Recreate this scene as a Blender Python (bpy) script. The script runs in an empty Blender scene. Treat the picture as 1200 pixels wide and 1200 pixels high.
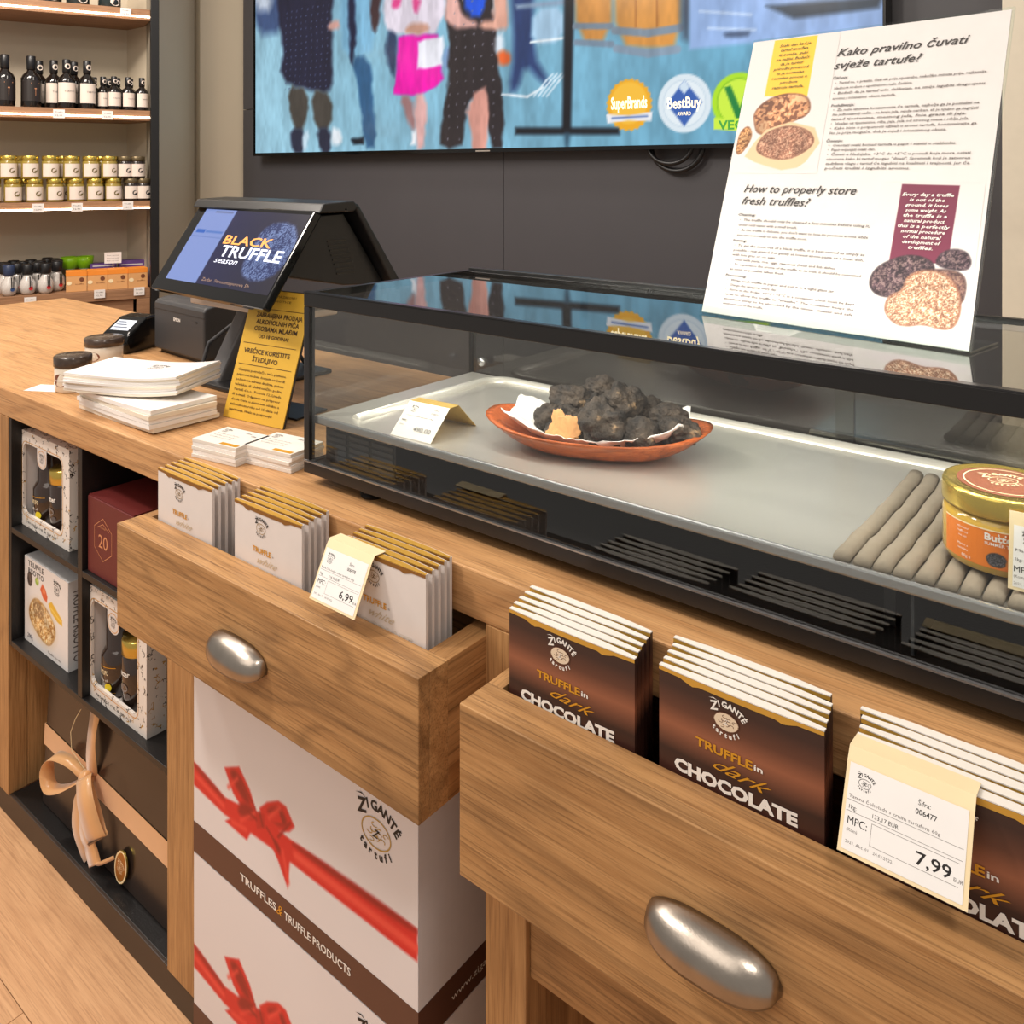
import bpy, bmesh, math, random
import numpy as np
from mathutils import Vector, Matrix, noise as mnoise
PI = math.pi
random.seed(4)
SC = bpy.context.scene
COL = SC.collection

def lin(c):
    if max(c[:3]) > 1.001: c = [x/255. for x in c]
    return tuple(x/12.92 if x <= .04045 else ((x+.055)/1.055)**2.4 for x in c[:3])

# ------------------------------------------------------------------ camera, world, lights
cam_d = bpy.data.cameras.new('camera')
cam = bpy.data.objects.new('camera', cam_d); COL.objects.link(cam); SC.camera = cam
cam.location = (0, 0, 1.62)
cam.rotation_euler = (PI/2, 0, math.atan(800/1004.))
cam_d.sensor_width = 36; cam_d.sensor_fit = 'HORIZONTAL'
cam_d.lens = 36*1004/1200.; cam_d.shift_x = 0; cam_d.shift_y = -401/1200.
cam_d.clip_start = .01
SC.view_settings.view_transform = 'Standard'; SC.view_settings.look = 'None'
SC.view_settings.gamma = 1; SC.view_settings.use_curve_mapping = False
SC.view_settings.exposure = 0.0
W = bpy.data.worlds.new('shop_surroundings'); SC.world = W; W.use_nodes = True
bg = W.node_tree.nodes['Background']; bg.inputs[0].default_value = (*lin((255, 246, 236)), 1); bg.inputs[1].default_value = .42

def area(name, loc, target, size, power, col=(255, 243, 231), sy=None):
    l = bpy.data.lights.new(name, 'AREA'); l.energy = power; l.color = lin(col); l.size = size
    if sy: l.shape = 'RECTANGLE'; l.size_y = sy
    o = bpy.data.objects.new(name, l); COL.objects.link(o); o.location = loc
    o.rotation_euler = (Vector(target)-Vector(loc)).to_track_quat('-Z', 'Y').to_euler()
    return o
area('spot_panel_key', (-2.3, -.35, 3.3), (-.9, .85, 1.0), .28, 43)
area('spot_panel_right', (.6, -.2, 3.4), (-.3, .85, 1.0), .35, 20)
area('spot_panel_left', (-3.6, .2, 3.4), (-2.6, 1.1, 1.0), .35, 34)
area('added_fill_light', (-1.2, -1.6, 3.5), (-1.2, .8, .6), 2.2, 32)  # broad soft fill added above the camera, not a known fixture
area('added_shelf_light', (-3.4, .9, 3.6), (-4.6, 1.9, 1.5), .8, 66)  # unseen light added to brighten the shelving and beige walls
area('ceiling_panel_back', (-2.2, 2.2, 3.7), (-2.2, 3.2, 1.2), 1.6, 22, sy=.3)

# ------------------------------------------------------------------ materials
MAT = {}
def nodes(m):
    m.use_nodes = True; nt = m.node_tree; return nt, nt.nodes, nt.links, nt.nodes['Principled BSDF']
def mat(name, col, rough=.5, metal=0., spec=.5, var=.05, vs=30., bump=0., bs=200., emit=0., coat=0., alpha=1.):
    if name in MAT: return MAT[name]
    m = bpy.data.materials.new(name); MAT[name] = m
    nt, N, L, P = nodes(m)
    c = lin(col)
    tc = N.new('ShaderNodeTexCoord')
    nz = N.new('ShaderNodeTexNoise'); nz.inputs['Scale'].default_value = vs; nz.inputs['Detail'].default_value = 3
    L.new(tc.outputs['Object'], nz.inputs['Vector'])
    mx = N.new('ShaderNodeMix'); mx.data_type = 'RGBA'
    mx.inputs[6].default_value = (*[min(1, x*(1-var)) for x in c], 1); mx.inputs[7].default_value = (*[min(1, x*(1+var)) for x in c], 1)
    L.new(nz.outputs['Fac'], mx.inputs[0]); L.new(mx.outputs[2], P.inputs['Base Color'])
    P.inputs['Roughness'].default_value = rough; P.inputs['Metallic'].default_value = metal
    P.inputs['Specular IOR Level'].default_value = spec
    P.inputs['Coat Weight'].default_value = coat
    if emit:
        P.inputs['Emission Color'].default_value = (*c, 1); P.inputs['Emission Strength'].default_value = emit
    if bump:
        n2 = N.new('ShaderNodeTexNoise'); n2.inputs['Scale'].default_value = bs; n2.inputs['Detail'].default_value = 4
        L.new(tc.outputs['Object'], n2.inputs['Vector'])
        b = N.new('ShaderNodeBump'); b.inputs['Strength'].default_value = bump; b.inputs['Distance'].default_value = .002
        L.new(n2.outputs['Fac'], b.inputs['Height']); L.new(b.outputs['Normal'], P.inputs['Normal'])
    return m
def attr_mat(name, rough=.5, emit=0., spec=.5, coat=0.):
    m = bpy.data.materials.new(name); MAT[name] = m
    nt, N, L, P = nodes(m)
    a = N.new('ShaderNodeAttribute'); a.attribute_name = 'ink'
    if emit:
        P.inputs['Base Color'].default_value = (.01, .01, .01, 1)
        L.new(a.outputs['Color'], P.inputs['Emission Color']); P.inputs['Emission Strength'].default_value = emit
    else: L.new(a.outputs['Color'], P.inputs['Base Color'])
    P.inputs['Roughness'].default_value = rough; P.inputs['Specular IOR Level'].default_value = spec; P.inputs['Coat Weight'].default_value = coat
    return m
def wood(name, light, mid, dark, axis='X', rough=.45, rings=9., knots=1., seed=0., sc=1.):
    m = bpy.data.materials.new(name); MAT[name] = m
    nt, N, L, P = nodes(m)
    tc = N.new('ShaderNodeTexCoord'); oi = N.new('ShaderNodeObjectInfo')
    mul = N.new('ShaderNodeMath'); mul.operation = 'MULTIPLY'; mul.inputs[1].default_value = 37.
    L.new(oi.outputs['Random'], mul.inputs[0])
    add = N.new('ShaderNodeVectorMath'); add.operation = 'ADD'
    L.new(tc.outputs['Object'], add.inputs[0]); L.new(mul.outputs[0], add.inputs[1])
    def mapped(al, ac):
        mp = N.new('ShaderNodeMapping'); s = [ac*sc]*3; s['XYZ'.index(axis)] = al*sc
        mp.inputs['Scale'].default_value = s; mp.inputs['Location'].default_value = (seed, seed*2, seed*3)
        L.new(add.outputs[0], mp.inputs[0]); return mp
    def nz(mp, sc, det, dist=0., ro=.5):
        n = N.new('ShaderNodeTexNoise'); n.inputs['Scale'].default_value = sc; n.inputs['Detail'].default_value = det
        n.inputs['Distortion'].default_value = dist; n.inputs['Roughness'].default_value = ro
        L.new(mp.outputs[0], n.inputs['Vector']); return n
    big = nz(mapped(1.1, 5.5), 1.0, 2, .35)              # board figure
    r1 = N.new('ShaderNodeMath'); r1.operation = 'MULTIPLY'; r1.inputs[1].default_value = rings
    r2 = N.new('ShaderNodeMath'); r2.operation = 'PINGPONG'; r2.inputs[1].default_value = .5
    L.new(big.outputs['Fac'], r1.inputs[0]); L.new(r1.outputs[0], r2.inputs[0])
    fine = nz(mapped(9., 330.), 1.0, 4, .25, .6)
    med = nz(mapped(3., 60.), 1.0, 6, .3, .72)
    blot = nz(mapped(1.6, 7.), 1.0, 3, .6)
    cr = N.new('ShaderNodeValToRGB'); e = cr.color_ramp.elements
    e[0].position = .28; e[0].color = (*lin(mid), 1); e[1].position = .72; e[1].color = (*lin(light), 1)
    L.new(med.outputs['Fac'], cr.inputs[0])
    def mixdark(src, fac_node, lo, hi, amt, col):
        mr = N.new('ShaderNodeMapRange'); mr.inputs['From Min'].default_value = lo; mr.inputs['From Max'].default_value = hi
        mr.inputs['To Min'].default_value = 0; mr.inputs['To Max'].default_value = amt
        L.new(fac_node, mr.inputs[0])
        mx = N.new('ShaderNodeMix'); mx.data_type = 'RGBA'; L.new(mr.outputs[0], mx.inputs[0]); L.new(src, mx.inputs[6])
        mx.inputs[7].default_value = (*lin(col), 1); return mx.outputs[2]
    c = mixdark(cr.outputs[0], r2.outputs[0], .30, .5, .34*knots, dark)
    c = mixdark(c, fine.outputs['Fac'], .48, .66, .46, dark)
    c = mixdark(c, blot.outputs['Fac'], .56, .74, .55*knots, dark)
    L.new(c, P.inputs['Base Color']); P.inputs['Roughness'].default_value = rough; P.inputs['Specular IOR Level'].default_value = .35
    b = N.new('ShaderNodeBump'); b.inputs['Strength'].default_value = .25; b.inputs['Distance'].default_value = .0015
    L.new(fine.outputs['Fac'], b.inputs['Height']); L.new(b.outputs['Normal'], P.inputs['Normal'])
    return m
def glass(name, tint=(244, 246, 245), ior=1.62, rough=0.):
    m = bpy.data.materials.new(name); MAT[name] = m; m.use_nodes = True
    nt = m.node_tree; N = nt.nodes; L = nt.links; N.clear()
    out = N.new('ShaderNodeOutputMaterial'); mix = N.new('ShaderNodeMixShader'); tr = N.new('ShaderNodeBsdfTransparent')
    gl = N.new('ShaderNodeBsdfGlossy'); gl.inputs['Roughness'].default_value = rough; gl.inputs['Color'].default_value = (1, 1, 1, 1)
    tr.inputs['Color'].default_value = (*lin(tint), 1)
    fr = N.new('ShaderNodeFresnel'); fr.inputs['IOR'].default_value = ior
    ge = N.new('ShaderNodeNewGeometry'); sub = N.new('ShaderNodeMath'); sub.operation = 'SUBTRACT'; sub.inputs[0].default_value = 1
    mu = N.new('ShaderNodeMath'); mu.operation = 'MULTIPLY'
    L.new(ge.outputs['Backfacing'], sub.inputs[1]); L.new(fr.outputs[0], mu.inputs[0]); L.new(sub.outputs[0], mu.inputs[1])
    L.new(mu.outputs[0], mix.inputs[0]); L.new(tr.outputs[0], mix.inputs[1]); L.new(gl.outputs[0], mix.inputs[2]); L.new(mix.outputs[0], out.inputs[0])
    return m

OAK_L, OAK_M, OAK_D = (204, 158, 106), (156, 112, 68), (74, 48, 28)
oakX = wood('oak_board_along_counter', OAK_L, OAK_M, OAK_D, 'X')
oakTop = wood('oak_worktop', (212, 166, 116), (182, 132, 84), (104, 68, 40), 'X', .42, 6., .6, 3.)
oakZ = wood('oak_board_upright', OAK_L, OAK_M, (112, 74, 44), 'Z', .45, 6., .7, 5.)
oakY = wood('oak_board_depth', OAK_L, OAK_M, OAK_D, 'Y', .45, 7., .8, 7.)
floorW = wood('oak_floor_plank', (222, 176, 132), (198, 150, 108), (158, 112, 76), 'X', .5, 7., .5, 9.)
shelfW = wood('shelf_wood', (168, 128, 96), (140, 102, 72), (96, 66, 46), 'X', .5, 6., .6, 2.)
black_lam = mat('black_laminate', (22, 20, 20), .42, bump=.15, bs=300)
black_met = mat('black_powder_metal', (20, 20, 21), .35, spec=.5)
black_pl = mat('black_plastic', (24, 24, 26), .38)
grey_pl = mat('dark_grey_plastic', (58, 58, 60), .5, bump=.1, bs=900)
blackgloss = mat('black_gloss', (8, 8, 9), .12)
white_pap = mat('white_paper', (238, 234, 230), .75)
cream = mat('cream_card', (240, 220, 178), .7)
whitecard = mat('white_carton', (226, 218, 214), .45)
gold = mat('gold_foil', (214, 166, 70), .4, metal=.35)
goldlid = mat('gold_lid', (214, 186, 92), .25, metal=.85)
ink = mat('black_ink', (26, 22, 22), .6)
greyink = mat('grey_ink', (98, 90, 88), .7)
inkw = mat('white_ink', (240, 236, 230), .5)
goldink = mat('gold_ink', (222, 160, 44), .4, metal=.3)
steel = mat('brushed_steel', (200, 198, 192), .22, metal=1., var=.08, vs=12)
steelD = mat('steel_deck', (206, 202, 194), .3, metal=.5, var=.05, vs=9)
pewter = mat('aged_pewter', (166, 157, 147), .29, metal=1., var=.32, vs=24, bump=.06, bs=400)
beige = mat('beige_wall_paint', (200, 188, 166), .75, var=.03, vs=4)
beige_gl = mat('beige_lacquer', (196, 184, 162), .3, var=.05, vs=3)
wallblack = mat('charcoal_wall_panel', (70, 69, 73), .5, var=.05, vs=5)
paper_print = attr_mat('printed_paper', .6)
gloss_print = attr_mat('printed_gloss_card', .35)
screen = attr_mat('lit_screen', .2, emit=1.0, spec=.3)
case_glass = glass('clear_glass'); top_glass = glass('case_top_glass', ior=1.75)
rear_glass = glass('case_rear_glass', (214, 214, 210), 1.75)

# ------------------------------------------------------------------ mesh helpers
_tc = {}
def textmesh(s, bold=0., shear=0., res=2, space=1.):
    k = (s, bold, shear, res, space)
    if k in _tc: return _tc[k]
    cu = bpy.data.curves.new('t', 'FONT'); cu.body = s; cu.size = 1; cu.offset = bold; cu.shear = shear
    cu.resolution_u = res; cu.fill_mode = 'FRONT'; cu.space_character = space
    o = bpy.data.objects.new('t', cu); COL.objects.link(o)
    dg = bpy.context.evaluated_depsgraph_get(); me = bpy.data.meshes.new_from_object(o.evaluated_get(dg))
    v = [(p.co.x, p.co.y) for p in me.vertices]; f = [tuple(p.vertices) for p in me.polygons]
    bpy.data.meshes.remove(me); bpy.data.objects.remove(o); bpy.data.curves.remove(cu)
    if not v: v = [(0, 0)]
    _tc[k] = (v, f); return _tc[k]

class G:
    def __init__(s): s.v = []; s.f = []; s.m = []; s.mats = []
    def mi(s, m):
        if m not in s.mats: s.mats.append(m)
        return s.mats.index(m)
    def add(s, vs, fs, m):
        b = len(s.v); s.v += [tuple(p) for p in vs]; s.f += [tuple(b+i for i in f) for f in fs]; s.m += [s.mi(m)]*len(fs); return s
    def box(s, x0, x1, y0, y1, z0, z1, m):
        vs = [(x, y, z) for x in (x0, x1) for y in (y0, y1) for z in (z0, z1)]
        return s.add(vs, [(0, 1, 3, 2), (4, 6, 7, 5), (0, 4, 5, 1), (2, 3, 7, 6), (0, 2, 6, 4), (1, 5, 7, 3)], m)
    def prism(s, pts, a, b, m, plane='XZ'):      # 2D outline pushed from a to b along the third axis
        n = len(pts)
        def P(p, t):
            return {'XZ': (p[0], t, p[1]), 'XY': (p[0], p[1], t), 'YZ': (t, p[0], p[1])}[plane]
        vs = [P(p, a) for p in pts]+[P(p, b) for p in pts]
        fs = [tuple(range(n)), tuple(range(2*n-1, n-1, -1))]+[(i, i+n, (i+1) % n+n, (i+1) % n) for i in range(n)]
        return s.add(vs, fs, m)
    def lathe(s, prof, m, n=24, c=(0, 0, 0), cap=True):
        vs = []; fs = []
        for r, z in prof:
            for i in range(n):
                a = 2*PI*i/n; vs.append((c[0]+r*math.cos(a), c[1]+r*math.sin(a), c[2]+z))
        for j in range(len(prof)-1):
            for i in range(n):
                k = (i+1) % n; fs.append((j*n+i, j*n+k, (j+1)*n+k, (j+1)*n+i))
        if cap:
            fs.append(tuple(range(n-1, -1, -1))); fs.append(tuple((len(prof)-1)*n+i for i in range(n)))
        return s.add(vs, fs, m)
    def tube(s, path, r, m, n=8):
        path = [Vector(p) for p in path]; vs = []; fs = []
        for i, p in enumerate(path):
            d = (path[min(i+1, len(path)-1)]-path[max(i-1, 0)]).normalized()
            a = d.orthogonal().normalized() if i == 0 else (pa-d*pa.dot(d)).normalized()
            pa = a; b = d.cross(a)
            for k in range(n):
                t = 2*PI*k/n; vs.append(p+(a*math.cos(t)+b*math.sin(t))*r)
        for i in range(len(path)-1):
            for k in range(n):
                q = (k+1) % n; fs.append((i*n+k, i*n+q, (i+1)*n+q, (i+1)*n+k))
        fs.append(tuple(range(n-1, -1, -1))); fs.append(tuple((len(path)-1)*n+i for i in range(n)))
        return s.add(vs, fs, m)
    def strip(s, pts, ws, m):                    # ribbon: centre points and half-width vectors
        vs = []
        for p, w in zip(pts, ws):
            p = Vector(p); w = Vector(w); vs += [p-w, p+w]
        return s.add(vs, [(2*i, 2*i+1, 2*i+3, 2*i+2) for i in range(len(pts)-1)], m)
    # flat printing on the plane y=const that faces -Y (x right, z up)
    def text(s, t, x, z, h, m, w=None, al='C', bold=0., shear=0., res=2, y=-.0004, rot=0., fn=None, space=1.):
        v, f = textmesh(t, bold, shear, res, space)
        xs = [p[0] for p in v]; x0, x1 = min(xs), max(xs)
        sy = h/.73; sx = sy if w is None else w/max(1e-6, x1-x0)
        W_ = (x1-x0)*sx; off = {'C': -W_/2, 'L': 0, 'R': -W_}[al]
        ca, sa = math.cos(rot), math.sin(rot); out = []
        for px, py in v:
            a = (px-x0)*sx+off; b = py*sy
            X = x+a*ca-b*sa; Z = z+a*sa+b*ca
            out.append(fn(X, Z) if fn else (X, y, Z))
        return s.add(out, f, m)
    def flat(s, pts, m, y=-.0003, fn=None):
        return s.add([fn(*p) if fn else (p[0], y, p[1]) for p in pts], [tuple(range(len(pts)))], m)
    def ring(s, cx, cz, rx, rz, w, m, n=28, y=-.0003, fn=None, a0=0, a1=2*PI):
        vs = []; 
        for i in range(n+1):
            a = a0+(a1-a0)*i/n
            for q in (1, 0):
                X = cx+(rx-w*(1-q))*math.cos(a); Z = cz+(rz-w*(1-q))*math.sin(a); vs.append(fn(X, Z) if fn else (X, y, Z))
        return s.add(vs, [(2*i, 2*i+1, 2*i+3, 2*i+2) for i in range(n)], m)
    def disc(s, cx, cz, rx, rz, m, n=24, y=-.0003, fn=None):
        return s.flat([(cx+rx*math.cos(2*PI*i/n), cz+rz*math.sin(2*PI*i/n)) for i in range(n)], m, y, fn)
    def logo(s, cx, cz, w, m, m2=None, y=-.0004, fn=None, fill=None):
        # round emblem between two arched words
        k = w
        if fill: s.disc(cx, cz, .29*k, .2*k, fill, y=y, fn=fn)
        y2 = y-.0002
        s.ring(cx, cz, .30*k, .21*k, .022*k, m2 or m, y=y2, fn=fn)
        for i in range(9):
            a = i*2.39; r = .06+.018*i
            s.ring(cx+r*k*math.cos(a), cz+r*.66*k*math.sin(a), .06*k, .035*k, .014*k, m2 or m, 10, y2, fn, a, a+4.2)
        s.text('Z', cx, cz-.06*k, .12*k, m, y=y2, fn=fn, shear=.4, bold=.01)
        for word, rr, hh, a0, a1, sg in (('IGANTÉ', .40, .135, 112, 28, 1), ('tartufi', .37, .11, 222, 316, -1)):
            n = len(word)
            for i, ch in enumerate(word):
                a = math.radians(a0+(a1-a0)*i/(n-1))
                r = rr if sg > 0 else rr+.03
                X = cx+r*k*math.cos(a)*1.05; Z = cz+(r-.09 if sg > 0 else r-.06)*k*math.sin(a)
                rot = (a-PI/2)*.72 if sg > 0 else (a+PI/2-2*PI)*.72
                s.text(ch, X, Z, hh*k, m, y=y2, fn=fn, rot=rot, bold=.035)
        s.text('Z', cx-.265*k, cz+.18*k, .20*k, m, y=y2, fn=fn, rot=.25, bold=.03, shear=.2)
        s.flat([(cx-.42*k, cz+.40*k), (cx-.30*k, cz+.44*k), (cx-.2*k, cz+.40*k), (cx-.3*k, cz+.42*k)], m, y2, fn)
        return s
    def build(s, name, parent=None, loc=(0, 0, 0), rot=(0, 0, 0), bevel=0., smooth=False, solid=0., sub=0, seg=2):
        me = bpy.data.meshes.new(name); me.from_pydata(s.v, [], s.f)
        for m in s.mats: me.materials.append(m)
        me.polygons.foreach_set('material_index', s.m)
        if smooth: me.polygons.foreach_set('use_smooth', [True]*len(s.f))
        me.update()
        o = bpy.data.objects.new(name, me); COL.objects.link(o); o.location = loc; o.rotation_euler = rot
        if parent: o.parent = parent
        if solid:
            q = o.modifiers.new('thick', 'SOLIDIFY'); q.thickness = solid; q.offset = 0
        if bevel:
            q = o.modifiers.new('bevel', 'BEVEL'); q.width = bevel; q.segments = seg; q.limit_method = 'ANGLE'; q.angle_limit = .6; q.harden_normals = False
        if sub:
            q = o.modifiers.new('sub', 'SUBSURF'); q.levels = sub; q.render_levels = sub
        return o

def tag(o, label=None, cat=None, group=None, kind=None):
    if label: o['label'] = label
    if cat: o['category'] = cat
    if group: o['group'] = group
    if kind: o['kind'] = kind
    return o
def thing(name, label, cat, loc=(0, 0, 0), rot=(0, 0, 0), group=None):
    o = bpy.data.objects.new(name, None); COL.objects.link(o); o.location = loc; o.rotation_euler = rot; o.empty_display_size = .02
    return tag(o, label, cat, group)
def dup(root, loc, rot=None, label=None, group=None):
    r = root.copy(); COL.objects.link(r); r.location = loc
    if rot is not None: r.rotation_euler = rot
    if label: r['label'] = label
    if group: r['group'] = group
    for ch in list(root.children):
        c = ch.copy(); COL.objects.link(c); c.parent = r
        for g in list(ch.children):
            d = g.copy(); COL.objects.link(d); d.parent = c
    return r
def B(name, x0, x1, y0, y1, z0, z1, m, parent=None, bevel=.0015, loc=(0, 0, 0), rot=(0, 0, 0)):
    return G().box(x0, x1, y0, y1, z0, z1, m).build(name, parent, loc, rot, bevel)
ORD = ['front', 'second', 'third', 'fourth', 'fifth', 'sixth', 'seventh', 'eighth', 'ninth', 'tenth', 'eleventh', 'twelfth', 'thirteenth', 'fourteenth']
NTH = ['first']+ORD[1:]

# painter: colours evaluated at the vertices of a fine grid (printed pictures and screen pictures)
def vnoise(U, V, s, seed=0):
    x = U*s+seed*17.3; y = V*s+seed*9.1; xi = np.floor(x).astype(np.int64); yi = np.floor(y).astype(np.int64); fx = x-xi; fy = y-yi
    def h(a, b):
        n = (a*374761393+b*668265263+seed*974711) & 0x7fffffff; n = (n ^ (n >> 13))*1274126177 & 0x7fffffff
        return ((n ^ (n >> 16)) & 0xffff)/65535.
    fx = fx*fx*(3-2*fx); fy = fy*fy*(3-2*fy)
    return (h(xi, yi)*(1-fx)+h(xi+1, yi)*fx)*(1-fy)+(h(xi, yi+1)*(1-fx)+h(xi+1, yi+1)*fx)*fy
class Paint:
    def __init__(s, U, V, base): s.U = U; s.V = V; s.C = np.ones((len(U), 3))*np.array(base, float)
    def sdf(s, pts):
        d = np.full(len(s.U), 1e9); ins = np.zeros(len(s.U), bool); n = len(pts)
        for i in range(n):
            ax, ay = pts[i]; bx, by = pts[(i+1) % n]; ex, ey = bx-ax, by-ay; L2 = ex*ex+ey*ey+1e-12
            wx = s.U-ax; wy = s.V-ay; t = np.clip((wx*ex+wy*ey)/L2, 0, 1)
            d = np.minimum(d, (wx-ex*t)**2+(wy-ey*t)**2)
            if ay != by:
                c = ((ay > s.V) != (by > s.V)) & (s.U < (bx-ax)*(s.V-ay)/(by-ay)+ax); ins ^= c
        d = np.sqrt(d); return np.where(ins, -d, d)
    def put(s, m, col):
        col = np.array(col, float)
        s.C = s.C*(1-m[:, None])+(col if col.ndim == 2 else col[None, :])*m[:, None]; return s
    def poly(s, pts, col, soft): return s.put(np.clip(.5-s.sdf(pts)/soft, 0, 1), col)
    def ell(s, cx, cy, rx, ry, col, soft, rot=0):
        c, n = math.cos(rot), math.sin(rot); u = (s.U-cx)*c+(s.V-cy)*n; v = -(s.U-cx)*n+(s.V-cy)*c
        q = np.sqrt((u/rx)**2+(v/ry)**2)
        return s.put(np.clip(.5-(q-1)*min(rx, ry)/soft, 0, 1), col)
    def line(s, pts, w, col, soft):
        for a, b in zip(pts[:-1], pts[1:]):
            ex, ey = b[0]-a[0], b[1]-a[1]; L2 = ex*ex+ey*ey+1e-12
            t = np.clip(((s.U-a[0])*ex+(s.V-a[1])*ey)/L2, 0, 1); d = np.hypot(s.U-a[0]-ex*t, s.V-a[1]-ey*t)
            s.put(np.clip(.5-(d-w/2)/soft, 0, 1), col)
        return s
def grid_print(name, xs, zs, fn, m, parent=None, loc=(0, 0, 0), rot=(0, 0, 0), warp=None):
    nx, nz = len(xs), len(zs); U, V = np.meshgrid(np.array(xs), np.array(zs)); U = U.ravel(); V = V.ravel()
    C = fn(U, V); C = np.clip(C/255., 0, 1); C = np.where(C <= .04045, C/12.92, ((C+.055)/1.055)**2.4)
    me = bpy.data.meshes.new(name)
    if warp: co = np.array([warp(a, b) for a, b in zip(U, V)])
    else: co = np.stack([U, np.zeros(len(U)), V], 1)
    i = np.arange((nx-1)*(nz-1)); r = i//(nx-1); c = i % (nx-1); a = r*nx+c
    F = np.stack([a, a+1, a+nx+1, a+nx], 1)
    me.from_pydata(co.tolist(), [], F.tolist())
    at = me.color_attributes.new('ink', 'FLOAT_COLOR', 'POINT')
    at.data.foreach_set('color', np.concatenate([C, np.ones((len(C), 1))], 1).ravel())
    me.materials.append(m); me.update()
    o = bpy.data.objects.new(name, me); COL.objects.link(o); o.location = loc; o.rotation_euler = rot
    if parent: o.parent = parent
    return o
def chaikin(pts, n=2):
    for _ in range(n):
        q = []
        for i in range(len(pts)):
            (ax, ay), (bx, by) = pts[i], pts[(i+1) % len(pts)]
            q += [(.75*ax+.25*bx, .75*ay+.25*by), (.25*ax+.75*bx, .25*ay+.75*by)]
        pts = q
    return pts
def lump(P, pts, base, dark, light, soft, ns, seed):   # a printed photograph of a truffle: mottled blob
    n = vnoise(P.U, P.V, ns, seed)*.5+vnoise(P.U, P.V, ns*2.3, seed+3)*.5
    n2 = vnoise(P.U, P.V, ns*.35, seed+5)
    col = np.array(base)[None]*(1-.0*n[:, None])
    col = np.where((n < .42)[:, None], np.array(dark)[None], col); col = np.where((n > .62)[:, None], np.array(light)[None], col)
    col = col*(.8+.35*n2[:, None]); pts = chaikin(pts); P.poly([((x-0), y) for x, y in pts], np.array(dark)*.9, soft*1.3)
    cx = sum(p[0] for p in pts)/len(pts); cy = sum(p[1] for p in pts)/len(pts)
    P.poly([(cx+(x-cx)*.955, cy+(y-cy)*.955) for x, y in pts], np.clip(col, 0, 255), soft*2.5)
# ------------------------------------------------------------------ setting
fl = tag(G().box(-6, 1.2, -1.2, 3.4, -.05, -.004, mat('floor_screed', (70, 55, 45), .8)).build('floor'), kind='structure')
pk = []
for r in range(22):
    y0 = -1.15+r*.206; x = -6+(r*.53) % 1.4-1.4
    while x < 1.1:
        x1 = min(x+1.4, 1.15); xa = max(x, -5.95)
        if x1 > xa+.05 and y0 < 3.2:
            L_ = round(x1-xa, 3); key = L_
            p = B('floor_plank', 0, x1-xa-.0015, 0, .2045, -.004, 0, floorW, fl, 0, loc=(xa, y0, 0)); pk.append(p)
        x += 1.4
wb = tag(G().box(-5.6, 1.2, 3.26, 3.36, 0, 3.9, beige).build('wall_back'), kind='structure')
for a, b in ((-4.738, -2.6045), (-2.6005, -.4), (-.396, 1.15)):
    B('wall_panel', a, b, 3.2, 3.26, 0, 2.0, wallblack, wb, .001)
    B('wall_panel', a, b, 3.2, 3.26, 2.004, 3.9, wallblack, wb, .001)
wr = tag(G().box(-.4418, 1.2, 2.86, 3.19, 0, 3.9, mat('cream_pillar_paint', (226, 216, 196), .7)).build('wall_right', bevel=.003), kind='structure')
wl = G()
P0, P1, P2 = Vector((-4.425, 2.46)), Vector((-4.895, 2.955)), Vector((-4.77, 3.255))
wl.prism([(P0.x, P0.y), (P1.x, P1.y), (P1.x-.6, P1.y), (P0.x-.6, P0.y)], 0, 3.9, beige_gl, 'XY')
tag(wl.build('wall_left', bevel=.002), kind='structure')
tag(G().prism([(P1.x-.3, P1.y+.02), (P1.x+.03, P1.y+.02), (P2.x, P2.y), (P2.x-.4, P2.y)], 0, 3.9, beige, 'XY').build('trim_1'), kind='structure')

# ------------------------------------------------------------------ counter
ct = thing('shop_counter', 'long oak counter body with open bays, black cubby insert and two pulled out drawers', 'counter', (-1.5, 1.2, 0))
def C(name, x0, x1, y0, y1, z0, z1, m, bevel=.0015, par=ct):
    cx, cy, cz = (x0+x1)/2, (y0+y1)/2, z0
    return G().box(x0-cx, x1-cx, y0-cy, y1-cy, 0, z1-z0, m).build(name, par, (cx-ct.location.x, cy-ct.location.y, cz) if par is ct else (cx, cy, cz), bevel=bevel)
YW = .888
for a, b, z0 in ((-2.42, -2.3145, .06), (-1.5675, -1.4737, .06), (-.7535, -.6845, 0.0)):
    C('post', a, b, YW, YW+.045, z0, 1.0025, oakZ, .001)
C('end_panel', -3.74, -2.421, YW, YW+.02, .06, 1.0025, oakX)
C('end_panel', -3.76, -3.741, YW, 1.64, .0, 1.0025, oakZ)
C('side_panel', -2.34, -2.3145, YW+.046, 1.5, .06, 1.0025, oakZ)
C('side_panel', -1.50, -1.476, YW+.046, 1.5, 0, 1.0025, oakZ)
C('side_panel', -.745, -.72, YW+.046, 1.5, 0, 1.0025, oakZ)
C('side_panel', .28, .30, YW+.01, 1.5, 0, 1.0025, oakZ)
C('back_panel', -2.31, -1.502, 1.5, 1.515, .06, 1.0025, oakX)
C('back_panel', -1.475, -.746, 1.5, 1.515, .0, 1.0025, mat('dark_back_board', (60, 44, 34), .6))
C('back_panel', -.719, .279, 1.5, 1.515, .0, 1.0025, oakX)
C('rail', -.684, .279, YW+.008, YW+.03, .5585, .637, oakX)
C('divider_panel', -.18, -.16, YW+.03, 1.49, .0, .76, oakZ)
C('base_board', -2.313, -1.5685, YW+.01, 1.498, .045, .06, black_lam)
C('plinth', -3.74, -1.4745, YW+.004, YW+.02, 0, .0595, mat('dark_brown_plinth', (58, 46, 38), .45))
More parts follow.
